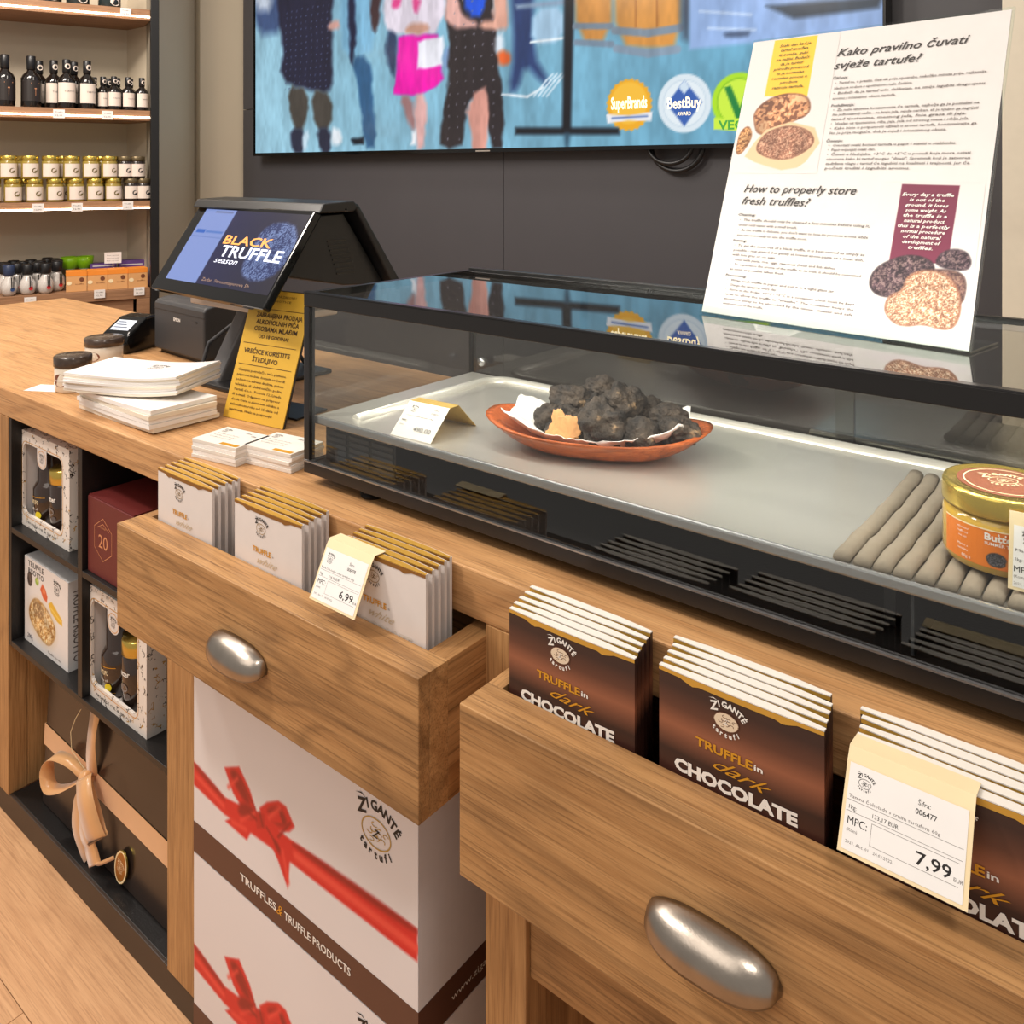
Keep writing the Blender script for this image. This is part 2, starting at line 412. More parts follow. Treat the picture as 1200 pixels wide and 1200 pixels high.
# black cubby insert
C('cubby_side', -2.314, -2.3005, YW+.002, 1.24, .436, 1.001, black_lam, .0008)
C('cubby_side', -1.5745, -1.568, YW+.002, 1.24, .436, 1.001, black_lam, .0008)
C('cubby_divider', -1.9468, -1.9265, YW+.002, 1.225, .45, 1.001, black_lam, .0008)
C('cubby_shelf', -2.300, -1.575, YW+.002, 1.225, .436, .4495, black_lam, .0008)
C('cubby_shelf', -2.300, -1.947, YW+.002, 1.225, .7185, .7325, black_lam, .0008)
C('cubby_shelf', -1.9262, -1.575, YW+.002, 1.225, .7185, .7325, black_lam, .0008)
C('cubby_back', -2.300, -1.575, 1.226, 1.24, .45, 1.001, black_lam, 0)

wt = B('worktop', -2.2, 2.2, -.396, .396, -.067, 0, oakTop, None, .0025, loc=(-1.6, 1.284, 1.07))
tag(wt, 'long oak effect worktop running across the whole counter under the till and display case', 'worktop')

def cup_pull(par, x, z, y, w=.142, h=.05, p=.032, label='aged pewter cup pull'):
    g = G(); nu, nv = 24, 10; vs = []; fs = []; a = w/2
    for i in range(nu+1):
        u = -1+2*i/nu; k = math.sqrt(max(0, 1-abs(u)**2.7))
        for j in range(nv+1):
            t = math.radians(118)*j/nv
            vs.append((a*u, -p*k*math.sin(t)-.0012, h*.5*(.15+.85*k)*math.cos(t)*1.15+ (0)))
    for i in range(nu):
        for j in range(nv): q = i*(nv+1)+j; fs.append((q, q+1, q+nv+2, q+nv+1))
    g.add(vs, fs, pewter)
    o = g.build('cup_pull', par, (x, y, z), smooth=True, solid=.0028)
    # flange hugging the drawer front
    f = G(); vs = []; fs = []; n = 30
    for i in range(n+1):
        t = PI*i/n; cx, cz = math.cos(t), math.sin(t)
        for (s1, s2, yy) in ((.90, .95, -.0005), (.91, .96, -.0042), (.975, 1.06, -.0038), (.978, 1.065, -.0005)):
            vs.append((a*cx*s1, yy, (h*.60*max(0, cz)**.62 if cz > 1e-6 else 0)*s2-.004))
    for i in range(n):
        for j in range(3): q = i*4+j; fs.append((q, q+1, q+5, q+4))
    g2 = f.add(vs, fs, pewter); g2.build('flange', par, (x, y, z), smooth=True)
    return o
def drawer(x0, x1, z0, z1, px, pz, label, pw):
    cx = (x0+x1)/2; yb = 1.36
    d = G(); t = .022
    d.box(x0-cx, x1-cx, 0, .0005, 0, .001, oakX)
    o = G().box(x0-cx+.004, x1-cx-.004, .056, yb-.759, .030, .042, oakX).build('drawer', ct, (cx-ct.location.x, .759-ct.location.y, z0), bevel=0)
    H = z1-z0
    G().box(x0-cx, x1-cx, 0, .02, 0, H, oakX).build('drawer_front', o, bevel=.0012)
    G().box(x0-cx, x1-cx, .0201, .054, 0, H-.0003, oakX).build('front_liner', o, bevel=.0006)
    G().box(x0-cx, x0-cx+t, .0543, yb-.759, 0, H-.0003, oakY).build('drawer_side', o, bevel=.0008)
    G().box(x1-cx-.036, x1-cx, .0543, yb-.759, 0, H-.0003, oakY).build('drawer_side', o, bevel=.0008)
    G().box(x0-cx+t, x1-cx-.036, yb-.759-.014, yb-.759-.001, 0, H-.01, oakX).build('drawer_back', o)
    cup_pull(o, px-cx, pz-z0, 0, w=pw)
    return o
drawer(-1.5095, -.753, .8052, .9880, -1.132, .883, '', .137)
drawer(-.6849, .072, .7805, .9850, -.361, .8760, '', .137)

# ------------------------------------------------------------------ refrigerated glass display case
CX0, CX1, CY0, CY1, CZ0, CZ1 = -1.224, .36, .949, 1.40, 1.09, 1.4057
dc = thing('display_case', 'long black framed countertop glass display case holding truffles and jars', 'display case', (-.43, 1.17, 1.07))
def D(name, x0, x1, y0, y1, z0, z1, m, bevel=.001, par=None):
    cx, cy = (x0+x1)/2, (y0+y1)/2
    if par is None:
        return G().box(x0-cx, x1-cx, y0-cy, y1-cy, 0, z1-z0, m).build(name, dc, (cx+.43, cy-1.17, z0-1.07), bevel=bevel)
    o = G().box(x0-cx, x1-cx, y0-cy, y1-cy, 0, z1-z0, m).build(name, par, (cx+.43-par.location.x, cy-1.17-par.location.y, z0-1.07-par.location.z), bevel=bevel); return o
alu = mat('dark_anodised_aluminium', (66, 66, 68), .28, metal=.8)
alul = mat('bright_aluminium', (190, 190, 192), .25, metal=.9)
D('base_tray', CX0+.003, CX1-.003, CY0+.014, CY1-.002, CZ0+.002, CZ0+.016, black_lam)
D('frame_bar', CX0, CX1, CY0, CY0+.012, CZ0, CZ0+.019, alu)
D('edge_trim', CX0, CX1, CY0-.0012, CY0+.004, CZ0+.0192, CZ0+.0215, alul, 0)
D('frame_bar', CX0, CX1, CY0, CY0+.014, CZ1-.025, CZ1-.001, black_met)
D('edge_trim', CX0, CX1, CY0-.001, CY0+.010, CZ1-.0008, CZ1+.0012, alu, 0)
D('frame_bar', CX0, CX1, CY1-.014, CY1, CZ1-.014, CZ1+.004, black_met)
D('frame_bar', CX0, CX0+.012, CY0+.0142, CY1-.0142, CZ1-.014, CZ1-.0002, black_met)
D('frame_bar', CX0, CX0+.012, CY0+.0142, CY1-.0142, CZ0, CZ0+.018, black_met)
D('frame_bar', CX0, CX1, CY1-.014, CY1, CZ0, CZ0+.022, black_met)
for x in (CX0, CX1-.014):
    D('corner_post', x, x+.014, CY0+.0001, CY0+.0139, CZ0+.022, CZ1-.0255, alu)
    D('corner_post', x, x+.010, CY1-.0135, CY1-.0005, CZ0+.0222, CZ1-.0145, black_met)
D('glass_pane', CX0+.0142, CX1-.0142, CY0+.004, CY0+.009, CZ0+.0222, CZ1-.0252, case_glass, 0)
D('glass_pane', CX0+.001, CX0+.006, CY0+.0145, CY1-.0145, CZ0+.0182, CZ1-.0145, case_glass, 0)
D('top_glass', CX0+.0125, CX1-.002, CY0+.0105, CY1-.0145, CZ1-.0065, CZ1-.0005, top_glass, 0)
for a, b, y in ((CX0+.012, -.42, CY1-.011), (-.45, CX1-.012, CY1-.005)):
    g = D('sliding_glass_door', a, b, y, y+.004, CZ0+.0222, CZ1-.0145, rear_glass, 0)
    kx = a+.035 if a < -1 else b-.05
    k = G().lathe([(.003, 0), (.004, .008), (.009, .010), (.010, .016), (.008, .02), (.0, .0205)], alul, 16, cap=False)
    k.build('door_knob', g, (kx-(a+b)/2, -.002, 1.215-CZ0-.0222), (PI/2, 0, 0), smooth=True)
ZS = 1.187
D('shelf_plate', CX0+.012, CX1-.012, CY0+.018, CY1-.016, ZS-.006, ZS, steelD, .001)
D('shelf_rail', CX0+.012, CX1-.012, CY0+.0105, CY0+.0178, ZS-.012, ZS+.002, alul, .003)
# pressed rounded ridge round the deck of the tray
tr = G(); rr = .045; path = []
X0, X1, Y0, Y1 = -1.135, .30, .995, 1.365
path += [(X0, Y0, 0)]
for i in range(9): a = PI-PI/2*i/8; path.append((X0+rr+rr*math.cos(a), Y1-rr+rr*math.sin(a), 0))
for i in range(9): a = PI/2-PI/2*i/8; path.append((X1-rr+rr*math.cos(a), Y1-rr+rr*math.sin(a), 0))
path += [(X1, Y0, 0)]
# resample for a smooth tube, flattened
vs = []; fs = []; n = 8; pp = [Vector(p) for p in path]
for i, p in enumerate(pp):
    d = (pp[min(i+1, len(pp)-1)]-pp[max(i-1, 0)]).normalized(); s_ = Vector((-d.y, d.x, 0))
    for k in range(n+1):
        t = PI*k/n; vs.append(p+s_*(.014*math.cos(t))+Vector((0, 0, .009*math.sin(t))))
for i in range(len(pp)-1):
    for k in range(n): q = i*(n+1)+k; fs.append((q, q+n+1, q+n+2, q+1))
for e in (0, len(pp)-1): fs.append(tuple(e*(n+1)+k for k in range(n+1)))
tr.add(vs, fs, mat('white_steel', (226, 222, 212), .25, metal=.35))
tr.build('tray_rim', dc, (.43, -1.17, ZS-1.07), smooth=True)
_l = area('case_lamp_light', (-.43, CY0+.024, CZ1-.020), (-.43, 1.39, ZS+.06), 1.45, 4.4, (255, 248, 238), sy=.012)
led = mat('case_lamp', (255, 246, 230), emit=14)
D('case_lamp', CX0+.05, CX1-.05, CY0+.0145, CY0+.0185, CZ1-.018, CZ1-.012, led, 0)
# dark fittings under the shelf
D('under_panel', CX0+.014, CX1-.014, 1.16, 1.165, CZ0+.0165, ZS-.0065, blackgloss, 0)
vent = D('vent_box', CX0+.016, -1.03, .985, 1.14, CZ0+.0165, ZS-.014, black_pl)
for j in range(3):
    for i in range(6):
        D('vent_slat', CX0+.022+j*.058, CX0+.072+j*.058, .9835, .9848, CZ0+.021+i*.0105, CZ0+.0275+i*.0105, grey_pl, 0, par=vent)
D('divider', -.275, -.262, 1.02, 1.14, CZ0+.0165, ZS-.0065, black_met)
D('divider', -.235, -.231, .97, 1.159, CZ0+.0165, ZS-.0065, mat('smoked_divider', (44, 46, 50), .2))
brass = mat('matt_brass_strip', (176, 150, 98), .5, metal=.3)
for x, y in ((-1.085, .985), (-1.085, 1.36), (-.1, .985), (-.1, 1.36)):
    G().lathe([(.020, 0), (.022, .004), (.018, .008), (.016, .0195)], black_pl, 20).build('foot', dc, (x+.43, y-1.17, .0002), smooth=False)

# tent price card in the case, bowl with truffles
def profile_card(prof, w, th, m, name, par, loc, rot=(0, 0, 0)):
    g = G(); vs = []; n = len(prof)
    for x in (-w/2, w/2):
        for (y, z) in prof: vs.append((x, y, z))
    g.add(vs, [(i, i+1, n+i+1, n+i) for i in range(n-1)], m)
    return g.build(name, par, loc, rot, solid=th)
def slopefn(y0, z0, y1, z1, off=.0009):
    L_ = math.hypot(y1-y0, z1-z0); dy, dz = (y1-y0)/L_, (z1-z0)/L_; ny, nz = -dz, dy
    return L_, lambda x, s: (x, y0+dy*s+ny*off, z0+dz*s+nz*off)
goldcard = mat('gold_card', (206, 172, 92), .4, metal=.25)
t = thing('price_tent', 'folded gold and white price card reading 490,00 standing left of the truffle bowl', 'price card', (-.987, 1.0, ZS+.0005), (0, 0, .06))
profile_card([(.022, .045), (.045, .045), (.092, 0)], .086, .0008, goldcard, 'card_back', t, (0, 0, 0))
profile_card([(-.026, 0), (.022, .045)], .086, .0008, mat('tag_card', (236, 230, 222), .6), 'card_front', t, (0, 0, 0))
h, fn = slopefn(-.026, 0, .022, .045)
g = G(); g.logo(-.024, h-.014, .017, ink, fn=fn); g.text('Šifra:', .022, h-.011, .0042, ink, fn=fn); g.text('010033', .022, h-.018, .0042, ink, fn=fn)
g.text('Crni tartuf svježi 1kg', -.005, h-.027, .003, greyink, w=.06, fn=fn, res=1); g.text('MPC:', -.037, h-.038, .0042, ink, al='L', fn=fn)
g.text('490,00', .032, h-.052, .0088, ink, w=.036, al='R', fn=fn); g.text('(Kom)', -.037, h-.045, .0026, greyink, al='L', fn=fn)
g.build('printed_text', t)

bowl_m = wood('olive_wood_bowl', (206, 112, 58), (170, 78, 34), (96, 40, 18), 'X', .18, 12., 1., 11., 3.5)
bw = thing('wooden_dish', 'boat shaped reddish wooden dish holding the black truffles inside the case', 'dish', (-.722, 1.115, ZS+.0005), (0, 0, .36))
g = G(); nu, nr = 40, 8; vs = []; fs = []
def brim(a):
    ca, sa = math.cos(a), math.sin(a)
    rx, ry = .176, .094
    return rx*math.copysign(abs(ca)**.85, ca), ry*math.copysign(abs(sa)**.85, sa), .036+.014*abs(ca)**2.5
for inner in (0, 1):
    for j in range(nr+1):
        t_ = j/nr
        for i in range(nu):
            x, y, zz = brim(2*PI*i/nu)
            k = (.42+.58*t_**.75) if not inner else (.94*(1-t_**1.0*.6))
            z = zz*t_**1.5 if not inner else .006+(zz-.006)*(1-t_)**1.5
            if inner and j == 0: z = zz
            vs.append((x*k, y*k, z))
m_ = nr+1
rows = 2*m_
for r in range(rows-1):
    for i in range(nu):
        k = (i+1) % nu; fs.append((r*nu+i, r*nu+k, (r+1)*nu+k, (r+1)*nu+i))
fs.append(tuple(range(nu-1, -1, -1))); fs.append(tuple((rows-1)*nu+i for i in range(nu)))
g.add(vs, fs, bowl_m).build('bowl_body', bw, smooth=True)
# paper liner
nx, ny = 44, 26; vs = []; fs = []; pl = G()
for i in range(nx+1):
    for j in range(ny+1):
        u = -1+2*i/nx; v = -1+2*j/ny
        x = .138*u; y = .072*v*(1-.28*abs(u)**3)
        r = min(1.25, math.hypot(x/.155, y/.080))
        z = .012+.031*r**2.4+.014*abs(u)**3+.006*mnoise.noise(Vector((x*42, y*42, 3)))+.003*mnoise.noise(Vector((x*110, y*110, 7)))
        vs.append((x, y, max(.0075, z)))
for i in range(nx):
    for j in range(ny): q = i*(ny+1)+j; fs.append((q, q+ny+1, q+ny+2, q+1))
pl.add(vs, fs, white_pap).build('paper_liner', None, bw.location[:], (0, 0, .36), smooth=True, solid=.0008)
o = bpy.data.objects['paper_liner']; tag(o, 'crumpled white paper liner spread in the wooden dish under the truffles', 'paper')

def truffle_mat():
    m = bpy.data.materials.new('black_truffle_skin'); nt, N, L, P = nodes(m)
    tc = N.new('ShaderNodeTexCoord'); v = N.new('ShaderNodeTexVoronoi'); v.inputs['Scale'].default_value = 260; L.new(tc.outputs['Object'], v.inputs['Vector'])
    n = N.new('ShaderNodeTexNoise'); n.inputs['Scale'].default_value = 45; n.inputs['Detail'].default_value = 4; L.new(tc.outputs['Object'], n.inputs['Vector'])
    cr = N.new('ShaderNodeValToRGB'); e = cr.color_ramp.elements; e[0].position = .35; e[0].color = (*lin((27, 22, 19)), 1); e[1].position = .64; e[1].color = (*lin((66, 55, 45)), 1)
    e2 = cr.color_ramp.elements.new(.735); e2.color = (*lin((150, 122, 90)), 1)
    L.new(n.outputs['Fac'], cr.inputs[0]); L.new(cr.outputs[0], P.inputs['Base Color'])
    b = N.new('ShaderNodeBump'); b.inputs['Strength'].default_value = .9; b.inputs['Distance'].default_value = .0015; b.invert = True
    L.new(v.outputs['Distance'], b.inputs['Height']); L.new(b.outputs['Normal'], P.inputs['Normal']); P.inputs['Roughness'].default_value = .8
    return m
trm = truffle_mat(); cutm = mat('truffle_flesh', (206, 150, 96), .7, var=.35, vs=160)
def truffle(name, loc, r, seed, sq=(1, 1, .85), cut=None, label=''):
    bm = bmesh.new(); bmesh.ops.create_icosphere(bm, subdivisions=5, radius=1)
    for v in bm.verts:
        c = v.co.normalized(); q = Vector((seed*3.1, seed*1.7, seed))
        d = 1+.34*mnoise.noise(c*1.5+q)+.16*mnoise.noise(c*3.4+q)+.07*mnoise.noise(c*7+q)+.035*mnoise.noise(c*16+q)
        v.co = Vector((c.x*sq[0], c.y*sq[1], c.z*sq[2]))*d*r
        if cut:
            n, k = Vector(cut[0]).normalized(), cut[1]*r
            e = v.co.dot(n)-k
            if e > 0: v.co -= n*e*.97
    me = bpy.data.meshes.new(name); bm.to_mesh(me); bm.free(); me.materials.append(trm)
    if cut:
        me.materials.append(cutm); n = Vector(cut[0]).normalized()
        for p in me.polygons:
            if p.center.dot(n) > cut[1]*r-.0008: p.material_index = 1
    me.polygons.foreach_set('use_smooth', [True]*len(me.polygons))
    o = bpy.data.objects.new(name, me); COL.objects.link(o); o.location = (loc[0], loc[1], loc[2]+.006)
    tag(o, label, 'truffle', 'black truffles in the wooden dish')
TR = [((-.7566, 1.085, 1.2200), .029, 1, (1, 1, .95), ((.35, -1, .1), .48), 'truffle with a cut tan face at the front left of the heap'),
      ((-.691, 1.085, 1.231), .036, 2, (1.0, 1, .95), None, 'largest knobbly black truffle at the front centre of the heap'),
      ((-.783, 1.135, 1.243), .030, 3, (1.1, 1, .85), None, 'wide black truffle at the upper left of the heap'),
      ((-.752, 1.175, 1.262), .022, 4, (1.25, 1, .8), None, 'small knobbly truffle on the very top of the heap'),
      ((-.701, 1.155, 1.249), .031, 5, (1, 1, .95), None, 'smooth rounded truffle at the upper right of the heap'),
      ((-.6400, 1.105, 1.2200), .028, 6, (1, 1, .95), None, 'black truffle at the lower right of the big front one'),
      ((-.6280, 1.175, 1.236), .026, 7, (1.2, 1, .7), None, 'upper truffle of the pair at the right end of the dish'),
      ((-.5960, 1.140, 1.2300), .025, 8, (1.25, 1, .8), None, 'lower truffle of the pair at the right end of the dish'),
      ((-.745, 1.145, 1.224), .030, 9, (1, 1, 1), None, 'black truffle buried in the middle of the heap'),
      ((-.685, 1.205, 1.225), .028, 10, (1, 1, 1), None, 'black truffle at the back of the heap behind the rounded one'),
      ((-.800, 1.095, 1.222), .022, 12, (1, 1, 1), None, 'black truffle lowest on the left beside the cut one')]
for l, r, sd, sq, cu, lb in TR: truffle('black_truffle', l, r, sd, sq, cu, lb)

# ribbed mat, jars of butter, price card
mt = thing('ribbed_mat', 'grey ribbed mat of soft rolls under the butter jars in the case', 'mat', (-.06, 1.125, ZS+.0004))
matm = mat('grey_felt', (146, 134, 118), .9, var=.12, vs=60, bump=.4, bs=900)
roll = None; k = 0; x = -.305
while x < .20:
    g = G(); path = []; n = 16
    for i in range(n+1):
        u = i/n; y = -.160+.325*u; z = .0075+(.0012*math.sin(u*40+k))
        if u < .06: z = .0050
        path.append((.0007*math.sin(u*22+k*1.3)+.003*math.sin(u*3), y, z))
    if roll is None or k < 4:
        g.tube(path, .0096, matm, 10); o = g.build('roll', mt, (x+.06, 0, 0), smooth=True); o.scale = (1, 1, .74); roll = o
    else:
        o = mt.children[k % 4].copy(); COL.objects.link(o); o.parent = mt; o.location = (x+.06, 0, 0)
    k += 1; x += .0212
honey = mat('butter_in_glass', (196, 158, 62), .12, coat=.6, var=.12, vs=40)
jglass = glass('jar_glass', (250, 250, 240), 1.45)
def bendfn(R, a0=-PI/2, off=.0005):
    return lambda x, z: ((R+off)*math.cos(a0+x/R), (R+off)*math.sin(a0+x/R), z)
def butter_jar(loc, rz, label):
    t = thing('butter_jar', label, 'jar', loc, (0, 0, rz), 'butter jars on the ribbed mat')
    R = .0600
    G().lathe([(.050, 0), (.058, .003), (R, .010), (R, .050), (.0575, .056), (.054, .058), (.054, .064)], honey, 48).build('jar_body', t, smooth=True)
    G().lathe([(.0585, .059), (.0605, .0595), (.0610, .062), (.0605, .078), (.0590, .0815), (.0560, .0825), (.055, .0815), (.02, .0815), (0, .0815)], goldlid, 48, cap=False).build('lid', t, smooth=True)
    g = G(); gg = lambda X, Z: (X, Z, .0818)
    g.disc(0, 0, .046, .046, mat('brown_lid_print', (140, 84, 62), .4), 36, fn=gg)
    gh = lambda X, Z: (X, Z, .0821); g.ring(0, 0, .040, .040, .0015, cream, 36, fn=gh); g.logo(0, .004, .05, cream, fn=lambda X, Z: (X, Z, .0823))
    g.build('lid_print', t)
    fn0 = bendfn(R, -PI/2, .0005)
    orange = mat('orange_label', (226, 122, 30), .4, var=.1, vs=20); g = G(); n = 30
    vs = []; fs = []
    for i in range(n+1):
        x = -.088+.176*i/n
        for z in (.010, .048): vs.append(fn0(x, z))
    g.add(vs, [(2*i, 2*i+2, 2*i+3, 2*i+1) for i in range(n)], orange); 
    for z in (.0485, .0495): pass
    vs = [bendfn(R, -PI/2, .0007)(-.088+.176*i/n, z) for i in range(n+1) for z in (.0478, .0492)]
    g.add(vs, [(2*i, 2*i+2, 2*i+3, 2*i+1) for i in range(n)], cream)
    g.build('label', t)
    fn = bendfn(R, -PI/2, .0010)
    def sub(s, x, z, h, w, m=inkw, b=.03): g2.text(s, x, z, h, m, w=w, fn=fn, bold=b, res=2)
    g2 = G(); sub('Butter', -.024, .0385, .0072, .030); sub('SUMMER TRUFFLE', -.020, .0335, .0032, .038, b=.01)
    for i, (s, w) in enumerate((('with summer', .014), ('truffle and', .012), ('sea salt', .010), ('', 0), ('Maslac s', .012), ('tartufima', .012))):
        if s: g2.text(s, -.062, .042-i*.0045, .0024, inkw, w=w, fn=fn, res=1)
    g2.text('80g e', -.058, .0130, .003, inkw, w=.010, fn=fn)
    for i in range(3): g2.disc(-.026+i*.006, .0455, .0008, .0012, inkw, 8, fn=fn)
    g2.build('label_text', t)
    def pf(U, V):
        P = Paint(U, V, (226, 122, 30)); lump(P, [(-.036, .014), (-.038, .022), (-.031, .027), (-.022, .026), (-.018, .019), (-.022, .013), (-.030, .012)], (70, 70, 78), (45, 45, 52), (110, 110, 118), .001, 900, 2)
        P.ell(-.008, .017, .012, .0075, (214, 128, 40), .001); P.ell(-.008, .017, .0085, .005, (238, 168, 84), .002); P.ell(-.006, .0165, .004, .0025, (196, 104, 30), .002); return P.C
    fp = bendfn(R, -PI/2, .0008)
    grid_print('label_picture', np.linspace(-.040, .008, 60), np.linspace(.0102, .030, 28), pf, gloss_print, t, warp=lambda a, b: fp(a, b))
    return t
butter_jar((-.160, 1.052, ZS+.0150), .50, 'front gold lidded butter jar with orange label on the ribbed mat')
butter_jar((-.070, 1.235, ZS+.0150), .45, 'rear butter jar, only its gold lid edge in view behind the front jar')
t = thing('price_card', 'upright cream and white price card before the butter jar', 'price card', (-.098, .978, ZS+.0155), (0, 0, 0))
profile_card([(0, 0), (.012, .074)], .096, .0009, cream, 'card', t, (0, 0, 0))
h, fn = slopefn(0, 0, .012, .074); w = .096
_, fn1 = slopefn(0, 0, .012, .074, .0007)
G().flat([(-.044, .003), (.044, .003), (.044, .062), (-.044, .062)], mat('label_white', (240, 238, 236), .6), fn=fn1).build('label_panel', t)
g = G(); g.logo(-.030, .050, .018, ink, fn=fn); g.text('Šifra:', .02, .053, .0042, ink, fn=fn); g.text('Maslac od tartufa 80g', -.042, .037, .0030, greyink, w=.055, al='L', fn=fn, res=1)
g.text('1kg:', -.042, .028, .0032, ink, al='L', fn=fn); g.text('MPC:', -.043, .0175, .0060, ink, al='L', fn=fn); g.text('(Kom)', -.043, .012, .0028, greyink, al='L', fn=fn)
g.text('2021. Akc. 01', -.043, .0055, .0026, greyink, al='L', fn=fn, res=1); g.build('printed_text', t)

# acrylic poster stand on the case
ph = .3213; Wp, Hp = .370, .440
ps = thing('poster_stand', 'tall leaning acrylic stand with white information sheet about fresh truffles on top of the case', 'sign', (-.5746, 1.1767, CZ1+.0003), (0, 0, -.175))
acry = glass('acrylic', (246, 250, 248), 1.45)
rx_ = -ph
sheet = G().box(-.002, Wp+.004, .0008, .0020, .003, Hp+.001, mat('poster_sheet', (218, 215, 213), .55)).build('sheet', ps, (0, 0, 0), (rx_, 0, 0))
G().box(-.004, Wp+.007, .0025, .0050, .0015, Hp+.006, acry).build('acrylic_panel', ps, (0, 0, 0), (rx_, 0, 0), bevel=.0004)
G().box(-.004, Wp+.007, -.002, .085, 0, .0025, acry).build('acrylic_foot', ps, (0, 0, 0), bevel=.0004)
G().box(-.004, Wp+.007, -.0030, -.0012, .001, .012, acry).build('acrylic_lip', ps, (0, 0, 0), (rx_, 0, 0))
dk = mat('poster_ink', (52, 48, 48), .6)
g = G()
g.text('Kako pravilno čuvati', .146, .400, .0125, dk, w=.182, al='L', shear=.35, bold=.008); g.text('svježe tartufe?', .144, .380, .0125, dk, w=.126, al='L', shear=.35, bold=.008)
g.text('How to properly store', .032, .190, .0125, dk, w=.176, al='L', shear=.35, bold=.008); g.text('fresh truffles?', .032, .171, .0125, dk, w=.111, al='L', shear=.35, bold=.008)
def para(x, z, w, lines, dz, h=.0038):
    for i, (s, f) in enumerate(lines):
        hd = s.endswith(':') and len(s) < 16
        g.text(s, x-(.004 if hd else 0), z-i*dz, h, dk if hd else greyink, w=w*f, al='L', res=1, bold=.02 if hd else .014, shear=.15)
para(.150, .364, .204, [('Čišćenje:', .11), ('•  Tartuf se, u pravilu, čisti tik prije upotrebe, nekoliko minuta prije, najkasnije', 1), ('hladnom vodom s upotrebom male četkice.', .55), ('•  Budući da je tartuf vrlo delikatan, ne smije izgubiti dragocjenu', 1), ('aromu i intenzitet okusa tartufa.', .45)], .0080)
para(.154, .321, .196, [('Posluživanje:', .18), ('•  Za naše iznimne konzumente će tartufa, najbolje ga je poslužiti na', 1), ('što jednostavniji način - na kraju jela, svježe nariban, ali je nježno ga zagrijati', 1), ('iznad tjestenine, mesnog jela, foie grasa ili jaja.', .93), ('•  Idealan uz tjesteninu, rižu, jaja, jela od sirovog mesa i riblja jela.', .95), ('•  Kako biste u potpunosti uživali u aromi tartufa, konzumirajte ga', 1), ('što je prije moguće, dok je svjež i intenzivnog okusa.', .82)], .0070)
para(.156, .267, .192, [('Čuvanje:', .13), ('•  Omotati svaki komad tartufa u papir i staviti u staklenku.', .9), ('•  Papir mijenjati svaki dan.', .36), ('•  Čuvati u hladnjaku, +3°C do +5°C u posudi koja mora ostati', 1), ('otvorena kako bi tartuf mogao "disati". Spremnik koji je zatvoren', 1), ('zadržava vlagu i tartuf će izgubiti na kvaliteti i trajnosti, jer će', 1), ('početi truliti i izgubiti aromu.', .62)], .0068)
para(.034, .153, .200, [('Cleaning:', .15), ('•  The truffle should only be cleaned a few minutes before using it,', 1), ('under cold water with a small brush.', .48), ('•  As the truffle is delicate, you don\'t want to lose its precious aroma while', 1), ('you are not ready to use the truffle soon.', .57)], .0078)
para(.033, .113, .200, [('Serving:', .12), ('•  To get the most out of a black truffle, it is best served as simply as', 1), ('possible - raw grated, but gently at lowest above pasta or a meat dish,', 1), ('with foie gras or on eggs.', .36), ('•  Ideal with pasta, rice, eggs, raw meat (beef) and fish dishes.', .82), ('•  To experience the aroma of the truffle to its best, it should be consumed', 1), ('as soon as possible when fresh.', .45)], .0072)
para(.032, .060, .198, [('Preserving:', .18), ('•  Wrap each truffle in paper and put it in a tight glass jar.', .85), ('•  Change the wrapping every day.', .42), ('•  Store in the fridge, +3°C / +5°C in a container which must be kept', 1), ('open to allow the truffle to "breathe". The container keeps the', 1), ('moisture away to be absorbed by the tissue, cleaner and safe', 1), ('environment of the truffle.', .34)], .0070)
g.build('printed_text', ps, (0, 0, 0), (rx_, 0, 0))
def poster_fn(U, V):
    P = Paint(U, V, (218, 215, 213))
    P.poly([(.0365, .345), (.109, .340), (.109, .440), (.0365, .440)], (244, 194, 56), .001)
    P.ell(.085, .229, .040, .006, (214, 208, 204), .006)
    lump(P, [(.015, .250), (.003, .252), (.003, .286), (.018, .300), (.030, .280)], (196, 138, 84), (120, 74, 40), (226, 178, 120), .002, 260, 1)
    lump(P, [(.027, .300), (.022, .318), (.036, .336), (.065, .348), (.100, .346), (.116, .334), (.119, .311), (.090, .300), (.057, .280), (.035, .283)], (198, 140, 98), (120, 74, 50), (222, 176, 132), .002, 130, 2)
    P.poly([(.021, .247), (.034, .270), (.050, .290), (.089, .301), (.130, .290), (.142, .266), (.125, .238), (.113, .229), (.088, .225), (.060, .232), (.040, .238)], (222, 190, 150), .002)
    lump(P, [(.036, .258), (.045, .280), (.065, .292), (.095, .296), (.125, .285), (.136, .266), (.112, .246), (.085, .240), (.055, .246)], (166, 116, 92), (128, 82, 62), (206, 160, 132), .002, 420, 4)
    P.ell(.305, .022, .045, .006, (218, 210, 214), .008)
    P.poly([(.266, .102), (.338, .104), (.340, .205), (.268, .206)], (116, 44, 70), .001)
    lump(P, [(.322, .100), (.326, .116), (.340, .124), (.358, .122), (.366, .108), (.360, .096)], (92, 72, 82), (52, 40, 50), (140, 116, 118), .002, 300, 6)
    lump(P, [(.243, .070), (.247, .088), (.260, .100), (.284, .112), (.308, .112), (.325, .102), (.322, .080), (.290, .060), (.268, .054), (.252, .058)], (84, 64, 72), (48, 38, 46), (130, 108, 108), .002, 320, 7)
    lump(P, [(.286, .070), (.300, .092), (.330, .098), (.356, .096), (.364, .080), (.360, .050), (.310, .050)], (120, 88, 84), (84, 60, 60), (150, 118, 104), .002, 340, 8)
    lump(P, [(.268, .046), (.272, .058), (.288, .066), (.290, .084), (.305, .094), (.326, .095), (.342, .090), (.356, .073), (.361, .050), (.357, .029), (.344, .022), (.319, .027), (.300, .021), (.284, .022), (.270, .034)], (190, 148, 118), (150, 100, 78), (240, 214, 186), .002, 620, 9)
    return P.C
